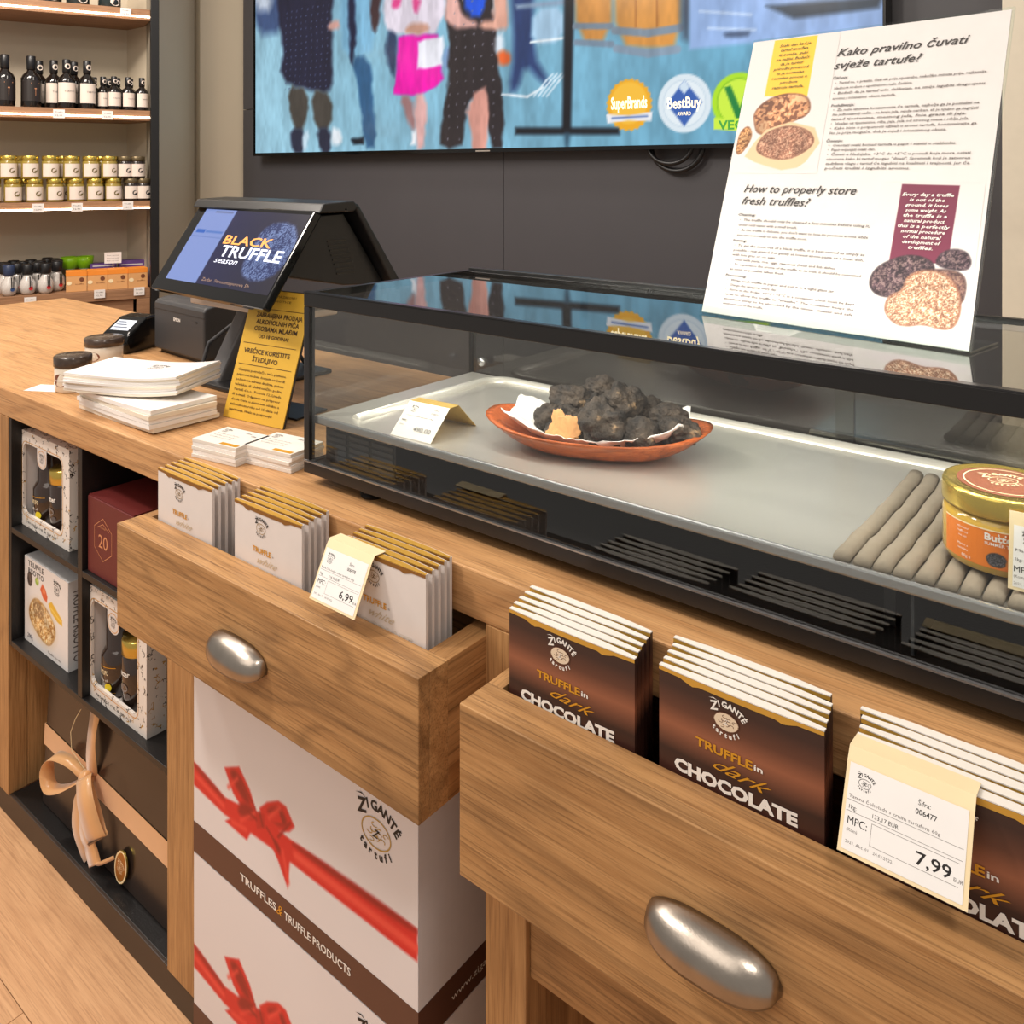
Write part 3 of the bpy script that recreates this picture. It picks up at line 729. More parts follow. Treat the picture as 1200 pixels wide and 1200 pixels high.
grid_print('printed_pictures', np.linspace(.003, .145, 150), np.linspace(.220, .439, 220), poster_fn, paper_print, ps, (0, .0004, 0), (rx_, 0, 0))
grid_print('printed_pictures', np.linspace(.240, .3695, 160), np.linspace(.010, .208, 220), poster_fn, paper_print, ps, (0, .0004, 0), (rx_, 0, 0))
g = G()
for i, s in enumerate(('Every day a truffle', 'is out of the', 'ground, it loses', 'some weight. As', 'the truffle is a', 'natural product', 'this is a perfectly', 'normal procedure', 'of the natural', 'development of', 'truffles.')):
    g.text(s, .303, .190-i*.0070, .0046, inkw, w=.0034*len(s), shear=.3, bold=.02, res=1)
for i, s in enumerate(('Svaki dan kad je', 'tartuf izvađen', 'iz zemlje, gubi', 'na težini. Budući', 'da je tartuf', 'prirodni proizvod,', 'to je normalan', 'i savršen proces u', 'prirodnom', 'razvoju tartufa.')):
    g.text(s, .074, .426-i*.0078, .0046, dk, w=.0033*len(s), shear=.3, bold=.01, res=1)
g.build('printed_text', ps, (0, -.0003, 0), (rx_, 0, 0))
# ------------------------------------------------------------------ chocolate bars in the drawers
def ramp_mat(name, stops, H, rough=.4, metal=0.):
    m = bpy.data.materials.new(name); MAT[name] = m; nt, N, L, P = nodes(m)
    tc = N.new('ShaderNodeTexCoord'); sp = N.new('ShaderNodeSeparateXYZ'); L.new(tc.outputs['Object'], sp.inputs[0])
    mr = N.new('ShaderNodeMath'); mr.operation = 'DIVIDE'; mr.inputs[1].default_value = H; L.new(sp.outputs['Z'], mr.inputs[0])
    cr = N.new('ShaderNodeValToRGB'); e = cr.color_ramp.elements
    while len(e) < len(stops): e.new(.5)
    for q, (p, c) in zip(e, stops): q.position = p; q.color = (*lin(c), 1)
    L.new(mr.outputs[0], cr.inputs[0]); L.new(cr.outputs[0], P.inputs['Base Color']); P.inputs['Roughness'].default_value = rough; P.inputs['Metallic'].default_value = metal
    return m
def make_bar(kind, H, w):
    dark = kind == 'dark'
    t = thing('chocolate_bar', '', 'chocolate bar')
    body = ramp_mat('dark_bar_print', [(0, (44, 26, 22)), (.55, (70, 40, 32)), (.64, (54, 34, 30)), (.76, (150, 92, 66)), (.84, (96, 58, 44)), (.93, (58, 38, 34)), (1, (58, 40, 36))], H, .38) if dark else whitecard
    topm = mat('cream_card_edge', (234, 228, 220), .7) if dark else gold
    blg = .0024; th = .0082
    def yf(x): return -blg*max(0, 1-(2*x/w)**2)
    n = 12; front = [(-w/2+w*i/n) for i in range(n+1)]
    pts = [(x, yf(x)) for x in front]+[(w/2, th*.6), (w/4, th), (-w/4, th), (-w/2, th*.6)]
    G().prism(pts, 0, H-(.0012 if dark else .0003), body, 'XY').build('wrapper', t)
    q_ = 0 if dark else .0013
    pts2 = [(x, yf(x)-.0003) for x in front]+[(w/2-q_, th*.6-q_), (w/4, th+.0002-q_), (-w/4, th+.0002-q_), (-w/2+q_, th*.6-q_)]
    G().prism(pts2, H-.0011, H, topm, 'XY').build('top_edge', t)
    # gold flap with a scalloped lower edge
    g = G(); vs = []; n2 = 48
    for i in range(n2+1):
        x = -w/2+w*i/n2; f = abs(2*x/w)
        d = .0062+(.0030*(1-min(1, abs(f-.55)/.12)) if abs(f-.55) < .12 else 0)-(.0012 if f > .67 else 0)+(.0008 if f < .43 else 0)
        vs += [(x, yf(x)-.0006, H-.0011), (x, yf(x)-.0006, H-d)]
    g.add(vs, [(2*i, 2*i+1, 2*i+3, 2*i+2) for i in range(n2)], gold if dark else mat('gold_brown_edge', (150, 104, 50), .4, metal=.4)); g.build('gold_flap', t)
    fn = lambda x, z: (x, yf(x)-.0008, z)
    g = G()
    if dark:
        g.logo(-.010, H-.030, .046, inkw, fn=fn, fill=mat('emblem_cream', (226, 206, 180), .5), m2=mat('emblem_brown', (96, 60, 44), .5)); g.build('logo', t)
        g = G()
        g.text('TRUFFLE', -.013, H-.0665, .0088, goldink, w=.062, fn=fn, bold=.03); g.text('in', .024, H-.0655, .0062, inkw, w=.009, fn=fn, bold=.02)
        g.text('dark', .006, H-.0835, .0125, goldink, w=.062, fn=fn, shear=.7, rot=-.06); g.text('CHOCOLATE', -.0030, H-.1020, .0125, inkw, w=.132, fn=fn, bold=.05)
    else:
        g.logo(-.012, H-.030, .040, ink, fn=fn, m2=mat('emblem_gold', (150, 120, 66), .5)); g.build('logo', t)
        g = G()
        g.text('TRUFFLE', -.010, H-.0690, .0085, goldink, w=.048, fn=fn, bold=.03); g.text('in', .019, H-.068, .004, greyink, fn=fn)
        g.text('white', .004, H-.0855, .0115, mat('champagne_ink', (204, 186, 158), .45), w=.052, fn=fn, shear=.7)
        g.text('CHOCOLATE', -.0030, H-.1050, .0125, mat('pale_ink', (214, 204, 194), .5), w=.132, fn=fn, bold=.05)
    g.build('lettering', t)
    return t
HW, HD, wb_ = .232, .2360, .174
pw_ = make_bar('white', HW, wb_); pd_ = make_bar('dark', HD, .176)
GR = [('white', -1.474, .8475, 'leftmost'), ('white', -1.2335, .8485, 'middle'), ('white', -.9712, .8510, 'rightmost'),
      ('dark', -.6555, .8485, 'leftmost'), ('dark', -.4495, .8540, 'middle'), ('dark', -.2445, .8530, 'rightmost')]
first = {'white': True, 'dark': True}
for kind, x0, zb, pos in GR:
    src, w = (pw_, wb_) if kind == 'white' else (pd_, .176)
    dn = 'left' if kind == 'white' else 'right'
    for i in range(5):
        off = random.uniform(-.0018, .0018) if i else 0
        loc = (x0+w/2-.0032*i+off, .8175+.0147*i, zb-.0003*i+random.uniform(-.0006, .0006)); rz = random.uniform(-.006, .006)
        o = dup(src, loc, (0, 0, rz)) if not first[kind] else src
        if first[kind]: src.location = loc; first[kind] = False
        nm = 'front' if i == 0 else ['', 'second', 'third', 'fourth', 'rearmost'][i]
        wr_ = 'gold topped white bar' if kind == 'white' else 'dark chocolate bar'
        extra = ', under price card' if (i == 0 and pos == 'rightmost') else ''
        o['label'] = f'{wr_}, {nm} of the {pos} stack in the {dn} drawer'+extra
        o['group'] = f'{kind} chocolate bars in the {dn} drawer'

def price_tag(loc, w, label, price, code, name_line, kg, rz=0.):
    t = thing('price_card', label, 'price card', loc, (0, 0, rz))
    prof = [(.0145, .0006), (-.006, .0016), (-.0125, -.008), (-.043, -.072)]
    o = profile_card(prof, w, .0009, cream, 'card', t, (0, 0, 0))
    h, fn = slopefn(-.043, -.072, -.0125, -.008); _, fn1 = slopefn(-.043, -.072, -.0125, -.008, .0008)
    a = w/2
    G().flat([(-a+.003, .003), (a-.004, .003), (a-.004, h-.001), (-a+.003, h-.001)], mat('label_white', (240, 238, 236), .6), fn=fn1).build('label_panel', t)
    g = G(); T = lambda s, x, z, hh, **k: g.text(s, x, z, hh, k.pop('m', ink), fn=fn, **k)
    g.logo(-a+.017, h-.014, .018, ink, fn=fn)
    T('Šifra:', .014, h-.012, .0038); T(code, .016, h-.019, .0042, bold=.01)
    T(name_line, -a+.005, h-.028, .0028, w=w*.72, al='L', m=greyink, res=1)
    T('1kg:', -a+.006, h-.0365, .0034, al='L'); T(kg, -a+.026, h-.0365, .0034, al='L')
    T('MPC:', -a+.006, h-.0480, .0062, w=.0165, al='L', res=4); T('(Kom)', -a+.006, h-.0535, .0026, al='L', m=greyink)
    T('2021. Akc. 01   24.03.2022.', -a+.006, h-.0625, .0024, w=.04, al='L', m=greyink, res=1)
    T(price, a-.0135, h-.0545, .0098, w=.0275, al='R', bold=.01); T('EUR', a-.0045, h-.0545, .0030, al='R', m=greyink)
    for z in (h-.0300, h-.0385): g.flat([(-a+.004, z), (a-.006, z), (a-.006, z+.0003), (-a+.004, z+.0003)], greyink, fn=fn)
    for z in (h-.041, h-.0575): g.flat([(-a+.026, z), (a-.008, z), (a-.008, z+.0003), (-a+.026, z+.0003)], greyink, fn=fn)
    g.flat([(-a+.026, h-.0575), (-a+.0263, h-.0575), (-a+.0263, h-.0407), (-a+.026, h-.0407)], greyink, fn=fn)
    g.build('printed_text', t); return t
price_tag((-.196, .8165, 1.0898), .104, 'cream price card reading 7,99 folded over the front dark bar at the right', '7,99', '006477', 'Tamna čokolada s crnim tartufom 60g', '133,17 EUR')
price_tag((-.9350, .8150, 1.0840), .096, 'small white price card reading 6,99 over a front white bar in the left drawer', '6,99', '006478', 'Bijela čokolada s crnim tartufom 60g', '116,50 EUR')

# ------------------------------------------------------------------ cubby contents
def terrazzo(name):
    m = bpy.data.materials.new(name); nt, N, L, P = nodes(m)
    tc = N.new('ShaderNodeTexCoord'); v = N.new('ShaderNodeTexVoronoi'); v.inputs['Scale'].default_value = 130; v.feature = 'DISTANCE_TO_EDGE'; L.new(tc.outputs['Object'], v.inputs['Vector'])
    n = N.new('ShaderNodeTexNoise'); n.inputs['Scale'].default_value = 60; n.inputs['Detail'].default_value = 1; L.new(tc.outputs['Object'], n.inputs['Vector'])
    n3 = N.new('ShaderNodeTexNoise'); n3.inputs['Scale'].default_value = 26; L.new(tc.outputs['Object'], n3.inputs['Vector'])
    a = N.new('ShaderNodeMath'); a.operation = 'LESS_THAN'; a.inputs[1].default_value = .075; L.new(v.outputs['Distance'], a.inputs[0])
    b = N.new('ShaderNodeMath'); b.operation = 'GREATER_THAN'; b.inputs[1].default_value = .57; L.new(n.outputs['Fac'], b.inputs[0])
    c = N.new('ShaderNodeMath'); c.operation = 'MULTIPLY'; L.new(a.outputs[0], c.inputs[0]); L.new(b.outputs[0], c.inputs[1])
    ink_ = N.new('ShaderNodeMix'); ink_.data_type = 'RGBA'; ink_.inputs[6].default_value = (*lin((44, 34, 30)), 1); ink_.inputs[7].default_value = (*lin((196, 150, 70)), 1)
    g = N.new('ShaderNodeMath'); g.operation = 'GREATER_THAN'; g.inputs[1].default_value = .56; L.new(n3.outputs['Fac'], g.inputs[0]); L.new(g.outputs[0], ink_.inputs[0])
    mx = N.new('ShaderNodeMix'); mx.data_type = 'RGBA'; mx.inputs[6].default_value = (*lin((236, 228, 220)), 1)
    L.new(c.outputs[0], mx.inputs[0]); L.new(ink_.outputs[2], mx.inputs[7]); L.new(mx.outputs[2], P.inputs['Base Color']); P.inputs['Roughness'].default_value = .5
    return m
terr = terrazzo('terrazzo_print_card')
brownglass = mat('dark_brown_glass', (52, 38, 32), .12, coat=.5); blab = mat('bottle_label_black', (38, 32, 30), .4); yell = mat('yellow_dot_ink', (226, 204, 30), .5)
def rrect(x0, x1, z0, z1, r, n=5):
    p = []
    for cx, cz, a0 in ((x1-r, z1-r, 0), (x0+r, z1-r, 90), (x0+r, z0+r, 180), (x1-r, z0+r, 270)):
        for i in range(n+1): a = math.radians(a0+90*i/n); p.append((cx+r*math.cos(a), cz+r*math.sin(a)))
    return p
def window_box(loc, w, h, d, label, rz=0.):
    t = thing('gift_box', label, 'gift box', loc, (0, 0, rz), 'terrazzo patterned gift boxes in the cubby')
    wx0, wx1, wz0, wz1 = -w/2+.024, w/2-.038, .032, h-.030
    # front face with rounded window: outer and inner loops bridged
    def loops(y):
        inn = rrect(wx0, wx1, wz0, wz1, .018); out = []
        cx, cz = (wx0+wx1)/2, (wz0+wz1)/2
        for (x, z) in inn:
            dx, dz = x-cx, z-cz
            k = min((w/2+ (0))/abs(dx+1e-9) if False else 1e9, 1e9)
            tx = ((w/2-cx) if dx > 0 else (w/2+cx))/max(1e-9, abs(dx)); tz = ((h-cz) if dz > 0 else cz)/max(1e-9, abs(dz)); s = min(tx, tz)
            out.append((cx+dx*s, cz+dz*s))
        return out, inn
    g = G(); out, inn = loops(0); n = len(inn)
    vs = [(x, 0, z) for x, z in out]+[(x, 0, z) for x, z in inn]+[(x, .006, z) for x, z in inn]
    fs = [(i, (i+1) % n, n+(i+1) % n, n+i) for i in range(n)]+[(n+i, n+(i+1) % n, 2*n+(i+1) % n, 2*n+i) for i in range(n)]
    g.add(vs, fs, terr)
    for cx, cz in ((-w/2, 0), (w/2, 0), (-w/2, h), (w/2, h)):      # corner fills of the front face
        q = [p for p in out if abs(p[0]-cx) < 1e-6]; r = [p for p in out if abs(p[1]-cz) < 1e-6]
        if q and r:
            a = min(q, key=lambda p: abs(p[1]-cz)); b = min(r, key=lambda p: abs(p[0]-cx)); g.add([(a[0], 0, a[1]), (cx, 0, cz), (b[0], 0, b[1])], [(0, 1, 2)], terr)
    g.box(-w/2, w/2, d-.002, d, 0, h, terr); g.box(-w/2, -w/2+.002, 0.0005, d-.002, 0, h, terr); g.box(w/2-.002, w/2, 0.0005, d-.002, 0, h, terr)
    g.box(-w/2+.002, w/2-.002, 0.0005, d-.002, 0, .002, terr); g.box(-w/2+.002, w/2-.002, 0.0005, d-.002, h-.002, h, terr)
    g.build('box_shell', t)
    G().box(-w/2+.004, w/2-.004, .100, .102, .004, h-.004, whitecard).box(-w/2+.004, wx0-.004, .0065, .052, .004, h-.004, whitecard).box(wx0, wx1, .007, .052, .006, .012, whitecard).build('inner_tray', t)
    cx = (wx0+wx1)/2
    g = G(); pts = [(cx+.026*math.cos(PI+PI*i/12), wz1-.024+.022*math.sin(PI+PI*i/12)) for i in range(13)]+[(cx+.026, wz1+.004), (cx-.026, wz1+.004)]
    g.flat(pts, whitecard, y=-.0006); g.logo(cx, wz1-.022, .030, ink, y=-.0010); g.ring(cx, wz1-.022, .023, .021, .0015, goldink, y=-.0009); g.build('emblem_flap', t)
    g = G(); q = rrect(wx0-.004, wx1+.004, wz0-.006, wz1+.004, .02); q2 = rrect(wx0-.0055, wx1+.0055, wz0-.0075, wz1+.0055, .021); m_ = len(q)
    g.add([(x, -.0004, z) for x, z in q]+[(x, -.0004, z) for x, z in q2], [(i, (i+1) % m_, m_+(i+1) % m_, m_+i) for i in range(m_)], goldink)
    g.text('TRUFFLE OIL & SAUCE', -w/2+.045, .010, .006, ink, w=w*.60, al='L', res=1, shear=.2, y=-.0006); g.build('printed_trim', t)
    b = G().lathe([(.036, 0), (.043, .004), (.043, .085), (.036, .097), (.033, .100), (.033, .190), (.030, .194)], brownglass, 28).build('bottle', t, (cx-.056, .048, .0125), smooth=True)
    fn = bendfn(.043, -PI/2, .0008); g = G()
    g.text('TARTUFO', .0, .050, .010, cream, w=.034, fn=fn, bold=.02); g.text('Truffle oil', .0, .036, .006, inkw, w=.030, fn=fn, res=1)
    g.add([bendfn(.043, -PI/2, .0006)(-.034+.068*i/12, z) for i in range(13) for z in (.0660, .0675)], [(2*i, 2*i+2, 2*i+3, 2*i+1) for i in range(12)], goldink)
    g.add([bendfn(.043, -PI/2, .0006)(-.034+.068*i/12, z) for i in range(13) for z in (.0120, .0130)], [(2*i, 2*i+2, 2*i+3, 2*i+1) for i in range(12)], goldink)
    g.disc(.016, .024, .009, .009, yell, fn=fn); g.build('bottle_label', b)
    j = G().lathe([(.032, 0), (.036, .004), (.036, .110), (.031, .116)], brownglass, 28).build('jar', t, (cx+.028, .044, .0125), smooth=True)
    G().lathe([(.034, .114), (.0365, .116), (.0365, .146), (.034, .149)], goldlid, 28).build('jar_lid', j, smooth=True)
    fn = bendfn(.036, -PI/2, .0008); g = G(); g.text('butter', .0, .075, .012, inkw, w=.036, fn=fn, bold=.03); g.disc(0, .050, .013, .009, mat('grey_truffle_ink', (128, 116, 110), .6), fn=fn); g.disc(.012, .034, .007, .006, greyink, fn=fn)
    g.build('jar_label', j)
    return t
window_box((-2.180, .915, .7328), .276, .236, .19, 'terrazzo patterned window gift box with two bottles in the upper left cubby', -.0)
window_box((-1.8135, .908, .4498), .262, .246, .19, 'terrazzo patterned window gift box with two bottles in the lower right cubby', .0)
burg = mat('burgundy_box_board', (104, 36, 34), .5, bump=.2, bs=500); rose = mat('rose_gold_foil', (226, 160, 116), .35, metal=.4)
t = thing('gift_box', 'burgundy box with rose gold hexagon and number 20 in the upper right cubby', 'gift box', (-1.8200, .899, .7328))
G().box(-.098, .098, 0, .20, 0, .167, burg).build('box_body', t, bevel=.0015)
g = G(); hx = [(.030, .132), (.062, .108), (.062, .052), (.032, .034), (-.006, .060), (-.006, .106)]
hx = [(-.028+.045*math.sin(PI/3*i), .085+.047*math.cos(PI/3*i)) for i in range(6)]
n = 6; q2 = [(-.028+.0435*math.sin(PI/3*i), .085+.0455*math.cos(PI/3*i)) for i in range(6)]
g.add([(x, -.0004, z) for x, z in hx]+[(x, -.0004, z) for x, z in q2], [(i, (i+1) % n, n+(i+1) % n, n+i) for i in range(n)], rose)
g.text('20', -.028, .066, .030, rose, w=.040, res=3)
for s in (-1, 1): g.flat([(-.028, .120), (-.028+s*.026, .108), (-.028+s*.026, .107), (-.028, .1185)], rose)
g.text('GODINA', -.028, .1085, .0045, rose, w=.024, res=1); g.build('foil_print', t)
G().box(-.098, .098, .003, .197, .1672, .1690, burg).build('lid_panel', t)

def risotto(U, V):
    P = Paint(U, V, (238, 234, 232))
    for cx, cz, r, c, sd in ((.030, .158, .018, ((88, 76, 72), (60, 50, 48), (120, 106, 98)), 1), ):
        lump(P, [(cx+r*math.cos(a)*.8, cz+r*math.sin(a)) for a in np.linspace(0, 6.28, 12)], *c, .002, 300, sd)
    P.ell(.070, .163, .010, .009, (150, 186, 70), .003); P.ell(.071, .165, .005, .004, (196, 214, 120), .003)
    P.poly([(.088, .150), (.100, .166), (.118, .156), (.128, .142), (.124, .128), (.104, .132)], (222, 92, 48), .003); P.ell(.108, .150, .008, .006, (240, 136, 90), .004)
    P.poly([(.132, .128), (.150, .138), (.176, .126), (.205, .112), (.206, .098), (.180, .100), (.146, .112)], (234, 186, 50), .003); P.line([(.145, .122), (.198, .106)], .004, (250, 218, 110), .004)
    P.ell(.098, .072, .078, .052, (226, 216, 200), .02, -.15)
    lump(P, [(.098+.072*math.cos(a)+.006*math.sin(3*a), .074+.046*math.sin(a)-.012*math.cos(a)) for a in np.linspace(0, 6.28, 22)], (226, 190, 128), (168, 118, 58), (248, 232, 196), .004, 150, 5)
    lump(P, [(.078+.030*math.cos(a), .096+.018*math.sin(a)) for a in np.linspace(0, 6.28, 10)], (170, 140, 100), (130, 98, 66), (226, 204, 160), .006, 190, 8)
    return P.C
t = thing('food_box', 'white truffle risotto carton with picture of a rice dish in the lower left cubby', 'food box', (-2.2850, .915, .4498))
rw, rh = .236, .209
G().box(0, rw, .0006, .045, 0, rh, mat('carton_white', (232, 230, 230), .45)).build('carton', t)
grid_print('printed_front', np.linspace(.0005, rw-.0005, 150), np.linspace(.0005, rh-.0005, 130), risotto, gloss_print, t)
g = G(); g.text('TRUFFLE', .022, .190, .0135, dk, w=.085, al='L', bold=.01); g.text('RISOTTO', .022, .172, .0135, dk, w=.085, al='L', bold=.01); g.logo(.178, .176, .044, ink)
g.text('200g', .018, .012, .011, mat('navy_ink', (50, 56, 90), .6), al='L'); g.text('Truffle risotto', .130, .010, .0055, greyink, w=.07, al='L', res=1)
fn = lambda a, b: (rw+.0004, b, a)
g.text('TRUFFLE RISOTTO', .105, .012, .020, greyink, w=.17, fn=lambda a, z: (rw+.0006, z, .209-a), bold=.01); g.build('printed_text', t)
t2 = thing('book', 'dark red boxed item lying behind the risotto carton', 'box', (-2.2850, .9605, .4498))
G().box(0.004, rw, .0, .030, 0, rh+.008, burg).build('cover', t2, bevel=.001)
t3 = thing('food_box', 'black topped carton standing rearmost in the lower left cubby', 'food box', (-2.270, .995, .4498))
G().box(0.004, rw-.02, .0, .06, 0, rh+.006, blackgloss).build('carton', t3, bevel=.001)

# black gift box with golden ribbon in the left bay
gb = thing('gift_box', 'large dark brown gift box with golden satin bow in the lower left bay', 'gift box', (-1.9300, .930, .0603), (-.055, 0, 0))
bw_, bh_ = .590, .352
G().box(-bw_/2, bw_/2, 0, .10, 0, bh_, mat('dark_brown_gloss_board', (48, 38, 33), .22)).build('box_body', gb, bevel=.004)
satin = mat('golden_satin', (222, 168, 112), .28, var=.06, vs=20); satin.node_tree.nodes['Principled BSDF'].inputs['Sheen Weight'].default_value = .4
kx, kz = -.050, .170
g = G(); n = 30
g.strip([(-bw_/2-.0015, -.0015, .166), (bw_/2+.0015, -.0015, .150)], [(0, 0, .0245)]*2, satin)
g.strip([(-bw_/2-.0015, -.0015, .166), (-bw_/2-.0015, .1015, .166)], [(0, 0, .0245)]*2, satin)
g.strip([(bw_/2+.0015, -.0015, .150), (bw_/2+.0015, .1015, .150)], [(0, 0, .0245)]*2, satin); g.build('ribbon_band', gb, solid=.0008)
g = G(); p = []; w_ = []
for i in range(16):
    u = i/15; p.append((kx+.012+.004*math.sin(u*3), -.006-.010*math.sin(u*PI), kz+.005+.165*u)); w_.append((.010+.024*u**.8, .006*math.cos(u*4), 0))
g.strip(p, w_, satin).build('upper_ribbon', gb, smooth=True, solid=.0008)
def loop(pts, hw, name='bow_loop'):
    # closed-ish loop through control points, smooth
    P = [Vector(q) for q in pts]; out = []; ww = []
    for i in range(len(P)-1):
        a = P[max(i-1, 0)]; b = P[i]; c = P[i+1]; d = P[min(i+2, len(P)-1)]
        for k in range(7):
            t = k/7; out.append(.5*((2*b)+(c-a)*t+(2*a-5*b+4*c-d)*t*t+(-a+3*b-3*c+d)*t**3))
    out.append(P[-1])
    n = len(out)
    for i in range(n):
        tn = (out[min(i+1, n-1)]-out[max(i-1, 0)]).normalized(); u = i/(n-1)
        side = hw[1] if len(hw) > 1 else (0, 1, 0); s = Vector(side); s = (s-tn*s.dot(tn)); s = s.normalized() if s.length > .05 else Vector((0, 1, 0))
        ww.append(s*hw[0]*(.45+.55*math.sin(PI*min(1, max(0, u*1.0)))**.6 if len(hw) < 3 else (.35+.65*min(1, u*4))))
    return G().strip(out, ww, satin).build(name, gb, smooth=True, solid=.0008)
K = (kx, -.012, kz)
loop([K, (kx-.055, -.030, kz+.022), (kx-.115, -.038, kz+.012), (kx-.140, -.040, kz-.025), (kx-.120, -.040, kz-.060), (kx-.070, -.034, kz-.045), (kx-.02, -.018, kz-.012), K], (.016, (0, 1, .35)))
loop([K, (kx+.030, -.035, kz+.020), (kx+.062, -.046, kz-.006), (kx+.092, -.040, kz-.060), (kx+.100, -.032, kz-.078), (kx+.066, -.026, kz-.052), (kx+.02, -.02, kz-.02), K], (.024, (1, .5, .6)))
loop([K, (kx+.022, -.024, kz-.050), (kx+.044, -.030, kz-.095), (kx+.062, -.026, kz-.125), (kx+.078, -.024, kz-.150)], (.022, (1, .2, .2), 1), 'ribbon_tail')
loop([K, (kx-.004, -.020, kz-.050), (kx+.002, -.024, kz-.100), (kx+.026, -.018, kz-.140), (kx+.040, -.014, kz-.156)], (.021, (1, .5, .1), 1), 'ribbon_tail')
loop([(kx+.078, -.024, kz-.148), (kx+.10, -.02, kz-.136), (kx+.135, -.012, kz-.112)], (.004, (0, 0, 1), 1), 'tag_string')
G().lathe([(.0135, -.012), (.0165, -.008), (.0165, .010), (.0125, .014)], satin, 16).build('bow_knot', gb, (kx, -.014, kz), (0, PI/2-.3, 0), smooth=True)
G().tube([(kx-.01, -.012, kz+.01), (kx-.045, -.03, kz+.05), (kx-.05, -.032, kz+.09), (kx-.035, -.03, kz+.125), (kx-.020, -.026, kz+.150)], .0008, cream, 5).build('loose_string', gb)
og = G(); og.prism([(.020*math.cos(2*PI*i/24), .029*math.sin(2*PI*i/24)) for i in range(24)], -.0015, .0015, goldlid); og.ring(0, 0, .0195, .0285, .003, cream, y=-.0017)
og.prism([(.016*math.cos(2*PI*i/24), .024*math.sin(2*PI*i/24)) for i in range(24)], -.0019, -.0014, mat('amber_emblem', (176, 116, 44), .35, metal=.5)); og.logo(0, 0, .028, cream, y=-.0025); og = og.build('medal_tag', gb, (kx+.160, -.008, kz-.122), (0, .25, 0)); og.scale = (1.25, 1, 1.25)

# white gift cartons with printed red ribbon in the middle bay
def gift_paint(U, V):
    P = Paint(U*1000, V*1000, (228, 225, 228))
    for k, c, s_, pts in GBP: P.poly(pts if s_ < 1.2 else chaikin(pts), c, max(2.2, s_*5))
    H = (238, 74, 62)
    for a_, b_, w in (((8, 142), (96, 128), 8), ((305, 142), (584, 147), 14), ((112, 168), (140, 196), 5), ((232, 170), (262, 200), 6), ((270, 132), (285, 88), 5), ((125, 112), (165, 118), 6), ((150, 126), (190, 158), 4)): P.line([a_, b_], w, H, 9)
    D = (140, 10, 16)
    for a_, b_, w in (((150, 200), (192, 168), 3), ((226, 150), (262, 130), 3), ((258, 150), (290, 188), 3), ((206, 166), (214, 148), 4), ((172, 152), (196, 150), 3)): P.line([a_, b_], w, D, 6)
    return P.C
band_m = mat('brown_print_band', (92, 58, 46), .45)
def gift_carton(z, label, shade=0):
    t = thing('gift_carton', label, 'gift box', (-1.4634, .882, z), (0, 0, .0), 'white gift cartons with printed red ribbon')
    H, Wd, Dp = .3375, .5878, .40
    G().box(0, Wd, .0006, Dp, 0, H, mat('gift_carton_board', (228, 225, 228), .4)).build('carton', t)
    grid_print('printed_ribbon', np.linspace(.0003, Wd-.0003, 196), np.linspace(.0003, H, 112), gift_paint, gloss_print, t)
    G().box(-.0002, Wd+.0006, -.0006, Dp, 0.0001, .0560, band_m).build('brown_band', t)
    g = G(); g.text('TRUFFLES', .150, .0235, .0130, inkw, w=.104, al='L', bold=.02, y=-.0012); g.text('&', .263, .022, .018, goldink, y=-.0012, shear=.4); g.text('TRUFFLE PRODUCTS', .276, .0235, .0130, inkw, w=.166, al='L', bold=.02, y=-.0012)
    g.build('lettering', t); g = G()
    g.text('www.zigantetartufi.com', .17, .020, .0105, inkw, w=.20, fn=lambda a, b: (Wd+.0012, a, b)); g.build('lettering', t)
    g = G(); g.logo(.499, .272, .110, ink, m2=mat('emblem_ochre', (186, 152, 78), .5)); g.build('logo', t); g = G(); g.logo(.20, .240, .110, ink, fn=lambda a, b: (Wd+.0004+0*a, a, b)); g.build('logo', t)
    return t
GBP=[
('p',(214,30,32),1,[(0,166),(100,145),(198,160),(293,162),(586,176),(586,129),(293,124),(173,119),(100,114),(0,123)]),
('p',(150,10,18),2,[(0,166),(100,145),(100,137),(0,156)]),
('p',(150,10,18),2,[(304,163),(586,178),(586,166),(293,152)]),
('p',(214,30,32),1,[(100,198),(145,219),(176,194),(195,166),(188,145),(158,149),(127,164)]),
('p',(150,10,18),2,[(111,198),(137,210),(163,188),(183,168),(158,164)]),
('p',(214,30,32),1,[(103,103),(135,129),(191,167),(198,150),(168,101)]),
('p',(150,10,18),2,[(150,163),(198,167),(191,146),(137,131)]),
('p',(214,30,32),1,[(205,174),(227,194),(258,211),(279,211),(302,188),(288,173),(242,152),(213,157)]),
('p',(150,10,18),2,[(222,179),(251,199),(270,201),(286,180),(251,166)]),
('p',(214,30,32),1,[(230,176),(258,195),(270,178),(242,167)]),
('p',(214,30,32),1,[(222,142),(242,144),(290,136),(284,77),(258,109)]),
('p',(150,10,18),1.5,[(242,141),(260,139),(265,120),(251,127)]),
('p',(190,20,25),1,[(188,163),(218,169),(222,147),(198,135)]),
]
gift_carton(.3480, 'white gift carton with printed red bow, upper of the two under the left drawer')
gift_carton(.0080, 'white gift carton with printed red bow, lower of the two standing on the floor')

